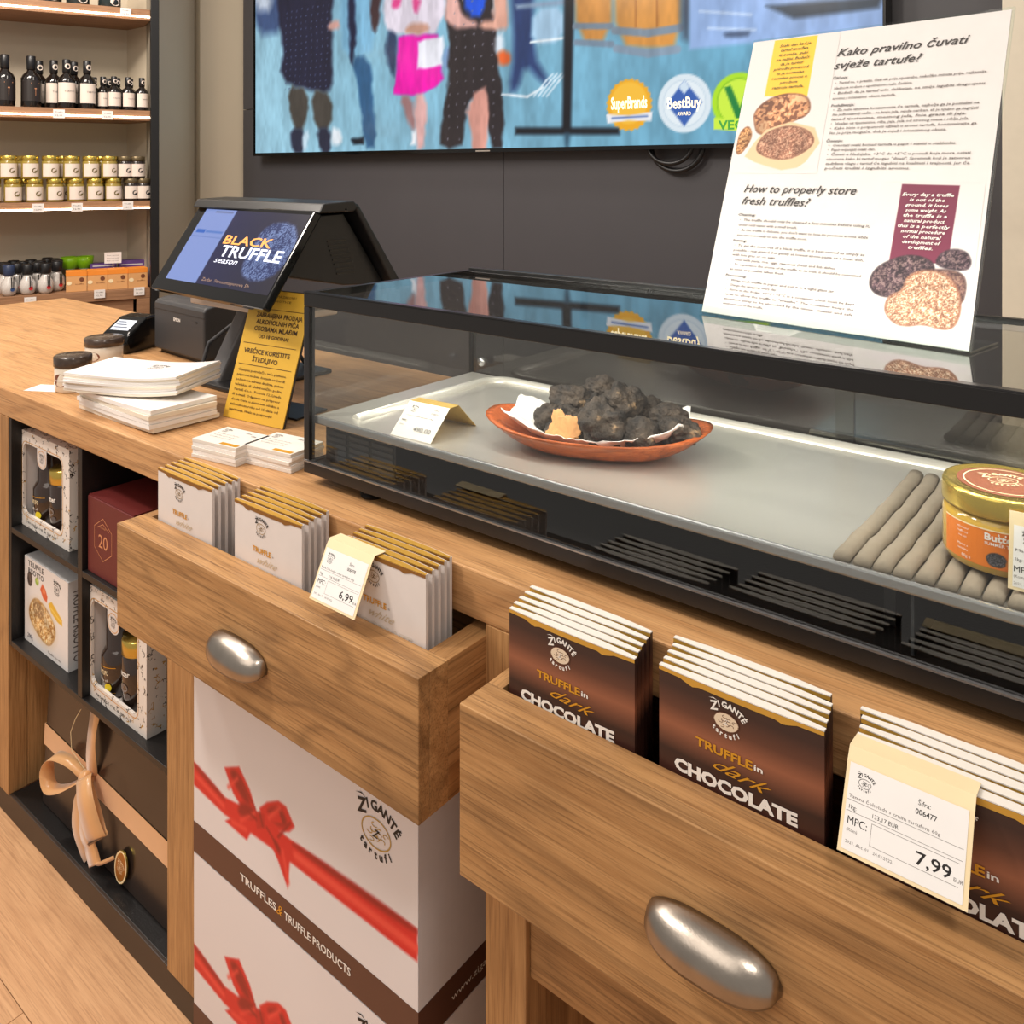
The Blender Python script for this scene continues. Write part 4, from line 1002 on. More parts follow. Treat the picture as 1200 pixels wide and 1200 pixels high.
# ------------------------------------------------------------------ things on the worktop
def paper_stack(loc, rz, n, w, d, curl, label, group=None, th=.0085, logo=False, jit=.006, name='brochure'):
    for i in range(n):
        g = G(); nx = 14; vs = []; 
        sh = [(-w/2+w*k/nx) for k in range(nx+1)]
        def zf(x, z0): return z0+curl*((x/(w/2))**2 if x > 0 else .35*(x/(w/2))**2)
        for x in sh:
            for y in (-d/2, d/2):
                for zz in (0, th*.93): vs.append((x, y, zf(x, zz)))
        fs = []
        for k in range(nx):
            a = 4*k; fs += [(a, a+4, a+6, a+2), (a+1, a+3, a+7, a+5), (a, a+1, a+5, a+4), (a+2, a+6, a+7, a+3)]
        fs += [(0, 2, 3, 1), (4*nx, 4*nx+1, 4*nx+3, 4*nx+2)]
        g.add(vs, fs, white_pap if i % 3 else mat('ivory_paper', (232, 222, 204), .75))
        o = g.build(name, None, (loc[0]+random.uniform(-jit, jit), loc[1]+random.uniform(-jit, jit), loc[2]+i*th), (0, 0, rz+random.uniform(-.03, .03)))
        which = 'topmost' if i == n-1 else ('lowest' if i == 0 else NTH[i]+' from the bottom')
        tag(o, label.format(which), name, group)
    if logo:
        g = G(); g.logo(0, 0, .055, greyink, fn=lambda a, b: (a, b, zf(a, th)+.0008)); q = g.build('logo', o, (.02, .02, 0))
paper_stack((-1.850, .998, 1.0703), .0, 5, .325, .155, .003, 'white brochure, {} of the lower pile beside the card stacks', 'white brochures piled on the worktop', .0096, jit=.004)
paper_stack((-1.887, 1.012, 1.0703+5*.0096+.0036), .45, 8, .29, .165, .011, 'white curled brochure, {} of the upper pile beside the receipt printer', 'white brochures piled on the worktop', .0050, True, .002)
def card_stack(x, y, rz, label, grp):
    for i in range(5):
        o = G().box(-.060, .060, -.043, .043, 0, .0066, white_pap if i % 2 else mat('card_offwhite', (226, 220, 212), .7)).build('leaflet_bundle', None, (x+random.uniform(-.0015, .0015), y+random.uniform(-.0015, .0015), 1.0702+i*.0069), (0, 0, rz+random.uniform(-.02, .02)), .0005)
        which = 'topmost' if i == 4 else ('lowest' if i == 0 else NTH[i]+' from the bottom'); tag(o, label.format(which), 'leaflets', grp)
    g = G(); f = lambda a, b: (a, b, .0072)
    g.logo(-.040, .022, .024, ink, fn=f); g.text('Šifra:', .018, .026, .006, ink, fn=f); g.text('006', .038, .018, .006, ink, fn=f)
    for k in range(3): g.text('Truffle products', -.045, .004-k*.010, .0035, greyink, w=.06, al='L', fn=f, res=1)
    g.flat([(.010, -.040), (.056, -.040), (.056, -.030), (.010, -.030)], goldink, fn=lambda a, b: (a, b, .0070)); g.build('print', o)
card_stack(-1.452, .9545, .14, 'white leaflet bundle, {} of the left stack before the yellow sign', 'leaflet stacks in front of the sign')
card_stack(-1.345, .9960, .14, 'white leaflet bundle, {} of the right stack beside the glass case', 'leaflet stacks in front of the sign')

o = B('paper_slip', -.045, .045, -.030, .030, 0, .0008, white_pap, None, 0, (-2.255, .958, 1.0703), (0, 0, .5)); tag(o, 'small white paper slip lying on the worktop left of the glass jar', 'paper')
def clampjar(loc, label, h, r):
    t = thing('sample_jar', label, 'jar', loc)
    G().lathe([(r*.92, 0), (r, .004), (r, h*.66), (r*.94, h*.70)], mat('cloudy_jar_body', (222, 212, 196), .15, coat=.5), 28).build('jar_body', t, smooth=True)
    G().lathe([(r*1.02, h*.70), (r*1.05, h*.72), (r*1.05, h*.97), (r*.98, h), (0, h)], mat('marbled_dark_lid', (70, 58, 50), .18, var=.8, vs=45), 28, cap=False).build('lid', t, smooth=True)
    g = G(); fn = bendfn(r, -PI/2+.4, .0006); g.disc(0, h*.36, r*.5, h*.18, mat('jar_print', (120, 70, 50), .5), fn=fn); g.text('truffle', 0, h*.33, .006, inkw, w=r*.8, fn=bendfn(r, -PI/2+.4, .001), res=1); g.build('label', t)
clampjar((-2.195, .992, 1.0702), 'small glass jar with dark marbled lid left of the brochures', .088, .042)
clampjar((-2.43, 1.185, 1.0702), 'dark lidded tin behind the glass jar beside the brochures', .075, .050)

# card terminal
t = thing('card_terminal', 'small black card payment terminal with grey display left of the receipt printer', 'card terminal', (-2.555, 1.335, 1.0702), (0, 0, .35))
G().prism([(-.075, 0), (-.085, .03), (-.070, .060), (.0, .098), (.05, .102), (.065, .07), (.07, 0)], -.052, .052, blackgloss, 'YZ').build('terminal_body', t, bevel=.010, seg=4)
g = G(); fn = lambda a, b: (a, -.062+b*.866, .0655+b*.5)
g.flat([(-.034, .004), (.034, .004), (.034, .050), (-.034, .050)], mat('terminal_display', (206, 214, 226), .2, emit=.35), fn=fn); g.build('display', t)
g = G(); fn2 = lambda a, b: (a, -.0625+b*.866, .0668+b*.5)
for i in range(3): g.flat([(-.028, .014+i*.012), (.022-i*.01, .014+i*.012), (.022-i*.01, .018+i*.012), (-.028, .018+i*.012)], mat('slate_ink', (86, 96, 116), .5), fn=fn2)
g.build('display_text', t)
# receipt printer
t = thing('receipt_printer', 'dark grey box shaped receipt printer standing in front of the till', 'receipt printer', (-2.315, 1.345, 1.0702), (0, 0, -.06))
G().prism([(0, .012), (0, .150), (.006, .160), (.035, .166), (.15, .166), (.165, .155), (.165, .012)], -.150, .150, grey_pl, 'YZ').build('housing', t, bevel=.007, seg=3)
G().box(-.135, .135, .015, .15, 0, .0125, black_pl).build('base', t)
G().box(-.149, .149, -.0006, .0012, .132, .1335, black_pl).build('cover_seam', t)
g = G(); g.text('EPSON', -.005, .108, .0095, inkw, w=.040, bold=.03, y=-.0012); g.build('lettering', t)
G().box(.100, .112, -.0008, .001, .115, .119, black_pl).build('button', t)
o = G().tube([(-2.05, 1.26, 1.076), (-2.055, 1.265, 1.11), (-2.05, 1.28, 1.16), (-2.01, 1.32, 1.205), (-1.96, 1.37, 1.225), (-1.93, 1.42, 1.20), (-1.92, 1.47, 1.12), (-1.92, 1.5, 1.076)], .0055, mat('grey_cable', (60, 62, 66), .5), 10)
o = o.build('cable', smooth=True); tag(o, 'thick dark grey cable arching from the worktop beside the receipt printer', 'cable')
o = G().lathe([(.045, 0), (.048, .004), (.048, .012), (.030, .014)], mat('ivory_plastic', (214, 206, 192), .5), 28).build('cable_grommet', None, (-2.065, 1.250, 1.0702), smooth=True); tag(o, 'round ivory disc on the worktop under the cable end', 'disc')

# till: A-shaped double screen on a leaning column
BLx, BLy, BLz = -2.0538, 1.12, 1.3278
tl = thing('till', 'black double sided touch screen till with lit truffle advert, on a slanted column', 'till', (-1.93, 1.38, 1.0702), (0, 0, 0))
fr = bpy.data.objects.new('touch_screen', None)
lx, ly, lz = BLx+1.93, BLy-1.38, BLz-1.0702
ww, hh = .505, .2394; rX = -.5835; RZ = -.0514
scn = G().box(-.002, ww+.002, .0006, .022, -.004, hh+.002, blackgloss).build('touch_screen', tl, (lx, ly, lz), (rX, 0, RZ), bevel=.004)
def pos_fn(U, V):
    P = Paint(U, V, (20, 24, 66)); t_ = np.clip((U-.2)/.3, 0, 1)
    P.C = np.stack([22+18*t_, 26+10*t_, 72-20*t_], 1)
    sp = vnoise(U, V, 520, 3); sp2 = vnoise(U, V, 60, 5)
    col = np.where((sp*.7+sp2*.3 > .56)[:, None], np.array((120, 140, 190))[None], np.array((44, 58, 108))[None])
    P.poly([(.342, .165), (.352, .185), (.374, .200), (.420, .206), (.465, .198), (.494, .173), (.512, .131), (.500, .10), (.482, .074), (.450, .058), (.411, .054), (.375, .060), (.352, .074), (.338, .111)], col, .010)
    P.poly([(.040, .010), (.193, .010), (.193, .240), (.040, .240)], (132, 152, 212), .002)
    P.poly([(.058, .160), (.100, .160), (.100, .170), (.058, .170)], (40, 96, 190), .003); P.poly([(.104, .162), (.185, .162), (.185, .168), (.104, .168)], (80, 120, 196), .004)
    P.line([(.050, .150), (.188, .150)], .002, (100, 124, 190), .003); P.line([(.100, .222), (.180, .222)], .004, (100, 110, 150), .004)
    return P.C
grid_print('display', np.linspace(.046, .500, 180), np.linspace(.027, .229, 90), pos_fn, screen, scn, (0, 0, 0))
e_or = mat('screen_orange', (214, 140, 60), emit=.8); e_wh = mat('screen_white', (206, 212, 230), emit=.9); e_dm = mat('screen_dim', (120, 96, 80), emit=.8)
g = G(); g.text('BLACK', .212, .137, .024, e_or, w=.205, al='L', bold=.02, y=-.0008); g.text('TRUFFLE', .224, .104, .030, e_wh, w=.255, al='L', bold=.02, y=-.0010)
g.text('season', .220, .086, .016, e_wh, w=.100, al='L', shear=.3, y=-.0008); g.text('Zadar, Strossmayerova 5b', .212, .036, .009, e_dm, w=.205, al='L', y=-.0008, res=1); g.build('screen_text', scn)
# hood and rear screen, closed A profile seen from the right
yT = ly+hh*math.sin(.5835); zT = lz+hh*math.cos(.5835)
hood = G().prism([(yT-.018, zT-.006), (yT-.004, zT+.016), (yT+.085, zT+.020), (yT+.1, zT+.006), (yT+.085, zT-.006)], lx-.002, lx+ww+.012, black_met, 'YZ').build('hood', tl, bevel=.004)
G().prism([(yT+.082, zT+.018), (yT+.100, zT+.012), (yT+.242, zT-.190), (yT+.232, zT-.205), (yT+.215, zT-.198)], lx, lx+ww+.010, black_pl, 'YZ').build('rear_screen', tl, bevel=.004)
G().prism([(ly+.055, lz+.055), (yT+.004, zT-.012), (yT+.080, zT-.010), (yT+.210, zT-.190), (yT+.08, lz+.02)], lx+.030, lx+ww-.02, black_met, 'YZ').build('inner_housing', tl, bevel=.003)
g = G()
for i in range(8): g.box(lx+ww-.0205, lx+ww-.018, yT+.03+i*.004, yT+.085+i*.004, zT-.075-i*.011, zT-.071-i*.011, blackgloss)
g.build('vent_slots', tl)
G().tube([(lx+ww-.005, yT+.06, zT+.0), (lx+ww+.012, yT+.06, zT+.0)], .003, alul, 8).build('screw', tl)
col = G(); cx_ = -1.965+1.93
col.prism([(-.155, .0), (-.090, .0), (.045, .24), (-.020, .24)], cx_-.030, cx_+.030, mat('slate_plastic', (84, 84, 86), .4), 'YZ'); col.build('column', tl, bevel=.010, seg=4)
G().box(-.14, .14, -.17, .13, 0, .012, black_pl).build('base_plate', tl, (cx_, 0, 0), bevel=.004)
G().box(lx+.02, lx+ww-.05, -.155, -.03, .205, .222, mat('pale_underside', (196, 176, 160), .5)).build('under_tray', tl, (0, -.01, .0), bevel=.004)

# yellow notice leaning on the till column
sg = thing('notice_stand', 'leaning yellow notice about alcohol sale ban and saving bags, beside the brochures', 'sign', (-1.695, 1.0921, 1.0712), (0, 0, .1182))
sw, sh_ = .1871, .2875; rs = -.3106
G().box(0, sw, .0004, .0025, 0, sh_, mat('yellow_notice_sheet', (212, 168, 60), .4)).build('sheet', sg, (0, 0, 0), (rs, 0, 0))
G().box(-.001, sw+.003, .0027, .0055, -.001, sh_+.002, black_pl).build('backing', sg, (0, 0, 0), (rs, 0, 0))
G().box(.02, sw-.02, .06, .155, 0, .004, black_pl).box(.08, .11, .088, .092, .003, .236, black_pl).build('easel_leg', sg, (0, 0, 0))
nk = mat('notice_ink', (70, 48, 24), .6); g = G()
g.text('PREMA ZAKONU', .105, .272, .006, nk, w=.075, res=1); g.text('NOTICE', .105, .262, .005, nk, w=.05, res=1)
for i, (s, f, h) in enumerate((('ZABRANJENA PRODAJA', .145, .0105), ('ALKOHOLNIH PIĆA', .135, .0105), ('OSOBAMA MLAĐIM', .135, .0105), ('OD 18 GODINA!', .095, .0080))): g.text(s, .103-.001*i, .226-i*.0155, h, nk, w=f, bold=.02)
g.text('VREĆICE KORISTITE', .090, .144, .0105, nk, w=.145, bold=.02); g.text('ŠTEDLJIVO', .090, .127, .0105, nk, w=.080, bold=.02)
for z in (.244, .165, .118): g.flat([(.010, z), (.176, z), (.176, z+.0012), (.010, z+.0012)], nk, y=-.0004)
for i, s in enumerate(('Cijenjeni potrošači - vaše pismene', 'prigovore možete dostaviti osobno ili', 'poštom na adresu društva, putem', 'telefaksa ili elektroničke pošte.', 'Tartufi d.o.o., Portole 12, Livade', 'ili e-mail. Odgovor na prigovor', 'dobit ćete u pisanom obliku u', 'zakonskom roku od 15 dana od', 'zaprimanja. Hvala na povjerenju!')):
    g.text(s, .014, .1035-i*.0108, .0055, nk, w=.150*(1 if i != 8 else .9), al='L', res=1, bold=.01)
g.build('printed_text', sg, (0, 0, 0), (rs, 0, 0))

# steel scale behind the case
t = thing('counter_scale', 'flat stainless steel counter scale standing behind the glass case', 'scale', (-.25, 1.55, 1.0702))
G().box(-.24, .24, -.11, .11, 0, .095, black_pl).build('base', t, bevel=.006)
G().box(-.255, .255, -.125, .115, .0955, .118, steel).build('platform', t, bevel=.006, seg=3)

# ------------------------------------------------------------------ television on the charcoal wall
tv = thing('television', 'huge wall mounted television showing people at a fair above the charcoal panels', 'television', (-2.67, 3.12, 1.71))
TX0 = -4.5; TW = 3.665; TH = 2.055
G().box(-1.836, 1.836, .002, .078, -.004, TH+.014, blackgloss).build('casing', tv, bevel=.003)
g = G().box(-1.836, 1.836, -.006, .0018, -.006, .010, blackgloss).box(-1.836, 1.836, -.006, .0018, TH+.004, TH+.014, blackgloss).box(-1.836, -1.828, -.006, .0018, .0102, TH+.0038, blackgloss).box(1.828, 1.836, -.006, .0018, .0102, TH+.0038, blackgloss)
g.build('bezel', tv)
G().box(-.035, .055, -.0068, -.0061, -.0025, .0035, mat('pale_logo', (150, 142, 134), .4)).build('maker_plate', tv)
TVP=[
('p',(60,80,120),8,[(13,1094),(390,1041),(309,725),(13,729)]),
('p',(190,200,215),8,[(13,1094),(185,1070),(168,857),(13,886)]),
('p',(55,60,80),10,[(1083,1534),(3726,945),(3726,654),(1083,988)]),
('p',(32,32,55),4,[(202,1220),(284,1333),(660,1267),(748,1085),(719,564),(741,410),(689,341),(523,365),(243,438),(293,651),(227,861)]),
('p',(60,45,40),5,[(382,1491),(569,1454),(554,1300),(398,1328)]),
('p',(72,66,60),3,[(325,412),(523,365),(492,141),(374,145)]),
('p',(72,66,60),3,[(531,365),(719,344),(719,134),(584,138)]),
('p',(40,42,62),3,[(358,155),(484,151),(477,3),(358,5)]),
('p',(40,42,62),3,[(584,148),(712,144),(719,0),(622,2)]),
('p',(230,238,245),3,[(719,148),(763,147),(820,74),(777,47),(719,58)]),
('p',(200,225,240),3,[(469,132),(531,140),(492,13),(461,33)]),
('p',(125,180,212),4,[(792,1078),(1056,1037),(1083,624),(1056,521),(806,542),(820,744)]),
('p',(25,30,60),3,[(863,927),(919,919),(926,472),(877,504)]),
('p',(200,160,150),5,[(842,1282),(1002,1253),(988,1057),(863,1077)]),
('p',(210,160,150),3,[(682,730),(792,747),(806,693),(697,681)]),
('p',(48,92,132),3,[(891,530),(1036,518),(1069,306),(1103,23),(1002,24),(975,288)]),
('p',(20,25,35),2,[(891,73),(995,93),(995,47),(912,44)]),
('p',(60,40,45),3,[(1043,994),(1142,979),(1116,711),(1089,632),(1056,672)]),
('p',(40,60,95),4,[(1162,661),(1252,651),(1239,394),(1181,434)]),
('p',(225,215,228),3,[(1162,1021),(1580,956),(1592,582),(1252,616),(1136,664)]),
('p',(225,70,140),3,[(1214,812),(1290,802),(1277,746),(1220,753)]),
('p',(225,70,140),3,[(1365,793),(1426,785),(1408,705),(1377,717)]),
('p',(215,165,150),4,[(1277,1203),(1414,1178),(1402,1006),(1296,1022)]),
('p',(200,150,130),3,[(1303,646),(1402,662),(1474,637),(1462,595),(1315,610)]),
('p',(240,5,170),2,[(1258,606),(1533,588),(1574,363),(1545,335),(1414,287),(1227,306)]),
('p',(240,240,250),2,[(1396,567),(1568,576),(1580,430),(1402,422)]),
('p',(130,165,210),3,[(1574,511),(1626,519),(1626,410),(1574,405)]),
('p',(170,125,125),3,[(1277,294),(1359,290),(1383,136),(1365,106),(1328,160)]),
('p',(222,172,168),3,[(1365,289),(1456,293),(1462,111),(1438,13),(1389,13)]),
('p',(240,240,245),2,[(1352,106),(1383,114),(1383,44),(1352,45)]),
('p',(42,34,38),2,[(1597,827),(1884,788),(1937,379),(1973,96),(1952,12),(1900,5),(1858,140),(1847,291),(1760,247),(1722,145),(1694,29),(1609,14),(1557,45),(1609,403)]),
('p',(220,155,140),2,[(1782,275),(1858,303),(1874,180),(1858,2),(1771,3),(1738,186)]),
('p',(20,85,225),3,[(1711,853),(1858,832),(1847,638),(1738,658)]),
('p',(222,165,145),3,[(1879,870),(1963,857),(1999,593),(1963,557),(1804,594),(1836,623),(1911,615)]),
('p',(222,170,160),3,[(1597,827),(1654,777),(1722,660),(1804,618),(1782,592),(1637,611),(1586,667)]),
('p',(222,170,150),4,[(1694,1106),(1831,1081),(1815,879),(1716,894)]),
('p',(225,235,245),3,[(1905,551),(1958,553),(1963,457),(1916,461)]),
('p',(242,105,45),3,[(1926,460),(1963,469),(2004,453),(2009,413),(1973,396),(1932,411)]),
('p',(40,62,112),5,[(2004,811),(2143,792),(2134,442),(2235,299),(2192,302),(2089,399),(2049,279),(1994,275),(2029,451)]),
('p',(170,205,232),3,[(2138,644),(2314,638),(2305,480),(2124,482)]),
('l',(235,245,252),2,[(2124,494),(2305,495)]),
('l',(235,245,252),2,[(1952,265),(2104,245),(2192,282)]),
('l',(225,240,250),1.4,[(2143,246),(2211,312),(2249,340)]),
('l',(225,240,250),1.4,[(2168,245),(2235,310),(2272,339)]),
('l',(225,240,250),1.4,[(2192,244),(2258,309),(2296,337)]),
('l',(225,240,250),1.4,[(2216,242),(2282,307),(2319,335)]),
('p',(140,160,185),2,[(2034,676),(2441,660),(2450,637),(2044,655)]),
('p',(14,16,24),2,[(2314,805),(2369,797),(2346,85),(2300,86)]),
('p',(14,16,24),2,[(2034,106),(2596,88),(2596,59),(2034,74)]),
('p',(40,70,90),3,[(2310,74),(2342,73),(2333,2),(2319,2)]),
('p',(206,140,66),3,[(2369,835),(2558,805),(2558,456),(2374,478)]),
('l',(120,135,150),5,[(2369,542),(2554,522)]),
('l',(120,140,160),5,[(2374,470),(2558,445)]),
('p',(214,146,66),3,[(2566,840),(2891,788),(2879,412),(2775,408),(2579,440)]),
('l',(125,140,155),6,[(2571,502),(2735,475),(2879,481)]),
('l',(130,150,170),6,[(2579,425),(2735,390),(2868,396)]),
('l',(170,105,40),1.5,[(2675,645),(2675,509)]),
('l',(170,105,40),1.5,[(2775,632),(2775,499)]),
('p',(60,70,90),6,[(2883,789),(2936,781),(2928,424),(2883,446)]),
('p',(150,180,228),2,[(2921,681),(3726,567),(3726,398),(2921,391)]),
('l',(190,212,245),2,[(2966,539),(3178,501)]),
('l',(190,212,245),2,[(3002,468),(3195,441)]),
('p',(40,50,70),3,[(3070,441),(3171,437),(3161,422),(3081,426)]),
('p',(45,60,75),2,[(3238,527),(3657,511),(3643,472),(3343,467)]),
]
def tv_fn(U, V):
    wx = (vnoise(U, V, 30, 11)-.5)*14+(vnoise(U, V, 9, 12)-.5)*22; wy = (vnoise(U, V, 20, 13)-.5)*14
    P = Paint(U*1000+wx*(U < 1.98), V*1000+wy*(U < 1.98), (150, 200, 222)); u = U/3.66; v = V/2.05
    base = np.stack([158-62*u-60*np.clip(v-.3, 0, 1), 204-46*u-60*np.clip(v-.3, 0, 1), 224-36*u-40*np.clip(v-.3, 0, 1)], 1)
    P.C = base*(.94+.10*vnoise(U, V, 2.6, 3)[:, None])
    P.poly([(0, 1100), (3700, 950), (3700, 2100), (0, 2100)], (88, 100, 128), 260)
    for k, c, s_, pts in TVP:
        if k == 'p': P.poly(chaikin(pts, 1) if s_ >= 3 else pts, c, s_*7+7)
        else: P.line(pts, s_*5.5, c, 9)
    for i in range(9):
        for j in range(13): P.ell(300+i*46+j*2, 380+j*38, 4, 4, (84, 92, 130), 6)
    for i in range(7):
        for j in range(15):
            x, y = 1620+i*58-j*2, 60+j*56
            if P.sdf([(1597, 827), (1884, 788), (1937, 379), (1973, 96), (1900, 5), (1858, 140), (1847, 291), (1760, 247), (1722, 145), (1694, 29), (1557, 45), (1609, 403)])[np.argmin((P.U-x)**2+(P.V-y)**2)] < -12: P.ell(x, y, 4, 4, (130, 126, 140), 6)
    w_ = vnoise(U, V*.22, 26, 8)*.4+vnoise(U, V*.4, 60, 4)*.25+vnoise(U, V, 7, 2)*.35; P.C = P.C*(.82+.34*w_[:, None])
    sc = lambda cx, cy, r, n, c: P.poly([(cx+(r if i % 2 else r*.93)*math.cos(PI*i/n), cy+(r if i % 2 else r*.93)*math.sin(PI*i/n)) for i in range(2*n)], c, 7)
    sc(2642, 183, 112, 24, (240, 172, 34)); P.ell(2642, 190, 88, 88, (246, 190, 60), 10); P.poly([(2530, 148), (2640, 138), (2754, 150), (2748, 110), (2640, 118), (2536, 108)], (236, 236, 240), 6); P.line([(2560, 130), (2730, 132)], 8, (90, 120, 180), 8)
    P.ell(2898, 177, 118, 118, (220, 232, 240), 7); P.ell(2898, 177, 96, 96, (196, 214, 228), 6); P.ell(2898, 177, 92, 92, (228, 238, 244), 6); P.poly([(2898, 270), (2976, 177), (2898, 84), (2820, 177)], (54, 96, 176), 8); P.poly([(2898, 270), (2922, 240), (2898, 214), (2874, 240)], (210, 226, 240), 6)
    P.ell(3130, 172, 112, 112, (176, 226, 40), 7); P.ell(3130, 172, 92, 92, (130, 190, 30), 6); P.ell(3130, 172, 87, 87, (206, 240, 70), 6)
    P.poly([(3070, 230), (3096, 236), (3134, 150), (3166, 236), (3220, 246), (3180, 200), (3146, 104), (3120, 104)], (30, 130, 60), 8)
    P.poly([(3026, 113), (3250, 100), (3250, 52), (3026, 68)], (206, 240, 70), 5)
    return P.C
grid_print('lit_picture', np.linspace(.010, 3.655, 560), list(np.arange(.012, 1.15, .0066))+list(np.arange(1.16, TH, .03))+[TH+.003], tv_fn, screen, tv, (-1.83, -.0005, .0))
g = G(); e_db = mat('screen_navy', (30, 60, 130), emit=1.); e_gr = mat('screen_green', (40, 120, 40), emit=1.); e_lw = mat('screen_cream', (250, 236, 190), emit=1.)
g.text('SuperBrands', 2.642-1.83, .168, .052, e_lw, w=.175, y=-.0016, bold=.03); g.text('BestBuy', 2.898-1.83, .158, .046, e_lw, w=.150, y=-.0016, bold=.02); g.text('AWARD', 2.898-1.83, .128, .016, e_lw, w=.06, y=-.0016)
g.text('VEGAN', 3.045-1.83, .067, .036, e_gr, w=.19, al='L', y=-.0016, bold=.03); g.build('screen_text', tv)
o = G().tube([(-1.765+.01*math.sin(i), 3.165+.006*math.cos(i*2), 1.70) if False else (-1.66+.118*math.cos(PI+PI*i/14), 3.165, 1.72+.0-.105*math.sin(PI*i/14)) for i in range(15)], .011, black_pl, 8)
o.tube([(-1.68+.10*math.cos(PI+PI*i/14), 3.145, 1.72-.075*math.sin(PI*i/14)) for i in range(15)], .010, black_pl, 8)
o = o.build('hanging_cable', smooth=True); tag(o, 'black cable loop hanging below the television screen', 'cable')

# ------------------------------------------------------------------ wall shelving at the far left
sx, sy = -4.37, 2.40; RZs = math.atan2(.934, .356)
sh = thing('wall_shelving', 'tall lit wooden shelving unit with black post and beige back at the left', 'shelving', (sx, sy, 0), (0, 0, RZs))
G().box(-1.9, .012, .40, .42, 0, 3.6, beige).build('back_panel', sh)
G().box(-.012, .010, .022, .399, 0, 3.6, mat('grey_side_panel', (150, 142, 126), .5)).build('side_panel', sh)
G().box(-.018, .022, -.014, .021, 0, 3.6, black_met).build('post', sh, bevel=.001)
LEDm = mat('shelf_led', (255, 240, 214), emit=11)
SHZ = [(.935, .988), (1.412, 1.455), (1.882, 1.936), (2.418, 2.477), (2.95, 3.0)]
for i, (a, b) in enumerate(SHZ):
    s_ = G().box(-1.9, -.019, 0, .398, a, b, shelfW).build('shelf', sh, bevel=.001)
    if i:
        zc = a+(b-a)*(.32 if i > 1 else .14)
        G().box(-1.89, -.021, -.0035, -.0002, zc-.004, zc+.004, LEDm).build('light_strip', s_)
G().box(-1.9, -.10, .02, .395, .30, .93, shelfW).build('lower_cabinet', sh, bevel=.001)
G().box(-.085, -.020, .0, .03, .0, .934, shelfW).build('bracket', sh, bevel=.001)
def wl_(k, y, z):     # shelf coordinates to the room
    c, s = math.cos(RZs), math.sin(RZs); x = -k
    return (sx+x*c-y*s, sy+x*s+y*c, z)
slab = mat('bottle_white_label', (222, 208, 196), .6); bsp = mat('dark_bottle_glass', (26, 22, 20), .12, coat=.4)
def bottle(h, r, lab, name='oil_bottle', dark=False):
    t = thing(name, '', 'bottle')
    G().lathe([(r*.94, 0), (r, .006), (r, h*.56), (r*.80, h*.63), (r*.42, h*.70), (r*.38, h*.74)], bsp, 20).build('bottle_body', t, smooth=True)
    G().lathe([(r*.42, h*.735), (r*.45, h*.74), (r*.45, h*.99), (r*.40, h)], black_pl, 16).build('cap', t, smooth=True)
    g = G(); n = 14; a0 = 1.35
    g.add([bendfn(r, -PI/2, .0008)(r*(-a0+2*a0*i/n), z) for i in range(n+1) for z in (h*.12, h*.52)], [(2*i, 2*i+2, 2*i+3, 2*i+1) for i in range(n)], lab); g.build('label', t)
    g = G(); f = bendfn(r, -PI/2, .0016)
    if dark: g.text('T', 0, h*.22, h*.16, rose, w=.010, fn=f); g.flat([(-.02, h*.45), (.02, h*.45), (.02, h*.47), (-.02, h*.47)], rose, fn=f)
    else:
        g.text('TARTUF', 0, h*.33, h*.035, greyink, w=r*1.1, fn=f, res=1); g.disc(0, h*.86, r*.32, r*.34, slab, fn=bendfn(r*.45, -PI/2, .0016)); g.disc(0, h*.86, r*.15, r*.15, ink, fn=bendfn(r*.45, -PI/2, .0024))
    g.build('printed_text', t); return t
def place(src, used, k, y, z, label, group, rz=0.):
    loc = wl_(k, y, z); rot = (0, 0, RZs+rz+random.uniform(-.12, .12)) if True else 0
    if not used[0]: used[0] = True; src.location = loc; src.rotation_euler = rot; src['label'] = label; src['group'] = group; return src
    return dup(src, loc, rot, label, group)
FR = .35   # fronts are turned a little towards the room
z2 = 1.9365
bA = bottle(.262, .047, blab, dark=True); u = [0]
for i, k in enumerate((.690, .575, .80, .92)):
    place(bA, u, k, .06, z2, f'black labelled oil bottle, {NTH[i] if i else "leftmost in view"} among those on the upper lit shelf' if i == 0 else ['', 'black labelled oil bottle standing right of its twin on the bottle shelf', 'black labelled oil bottle just beyond the left picture edge', 'black labelled oil bottle outermost at the left of the bottle shelf'][i], 'oil bottles on the lit shelf', FR)
bB = bottle(.255, .043, slab); u = [0]
LB = ['rear left of the five', 'front left of the five', 'half hidden middle of the five', 'front right of the five', 'backmost of the five']
for i, (k, y) in enumerate(((.470, .13), (.415, .06), (.375, .15), (.318, .07), (.535, .20))):
    place(bB, u, k, y, z2, f'tall white labelled oil bottle, {LB[i]} on the bottle shelf', 'tall white labelled bottles', FR)
bC = bottle(.180, .0335, slab); u = [0]
for i, (k, y) in enumerate(((.278, .16), (.238, .11), (.190, .06), (.165, .14), (.120, .07), (.100, .15), (.052, .07), (.205, .19))):
    place(bC, u, k, y, z2, f'short white labelled oil bottle, {NTH[i] if i < 7 else "rearmost"} from the left in the right hand cluster', 'short white labelled bottles', FR)
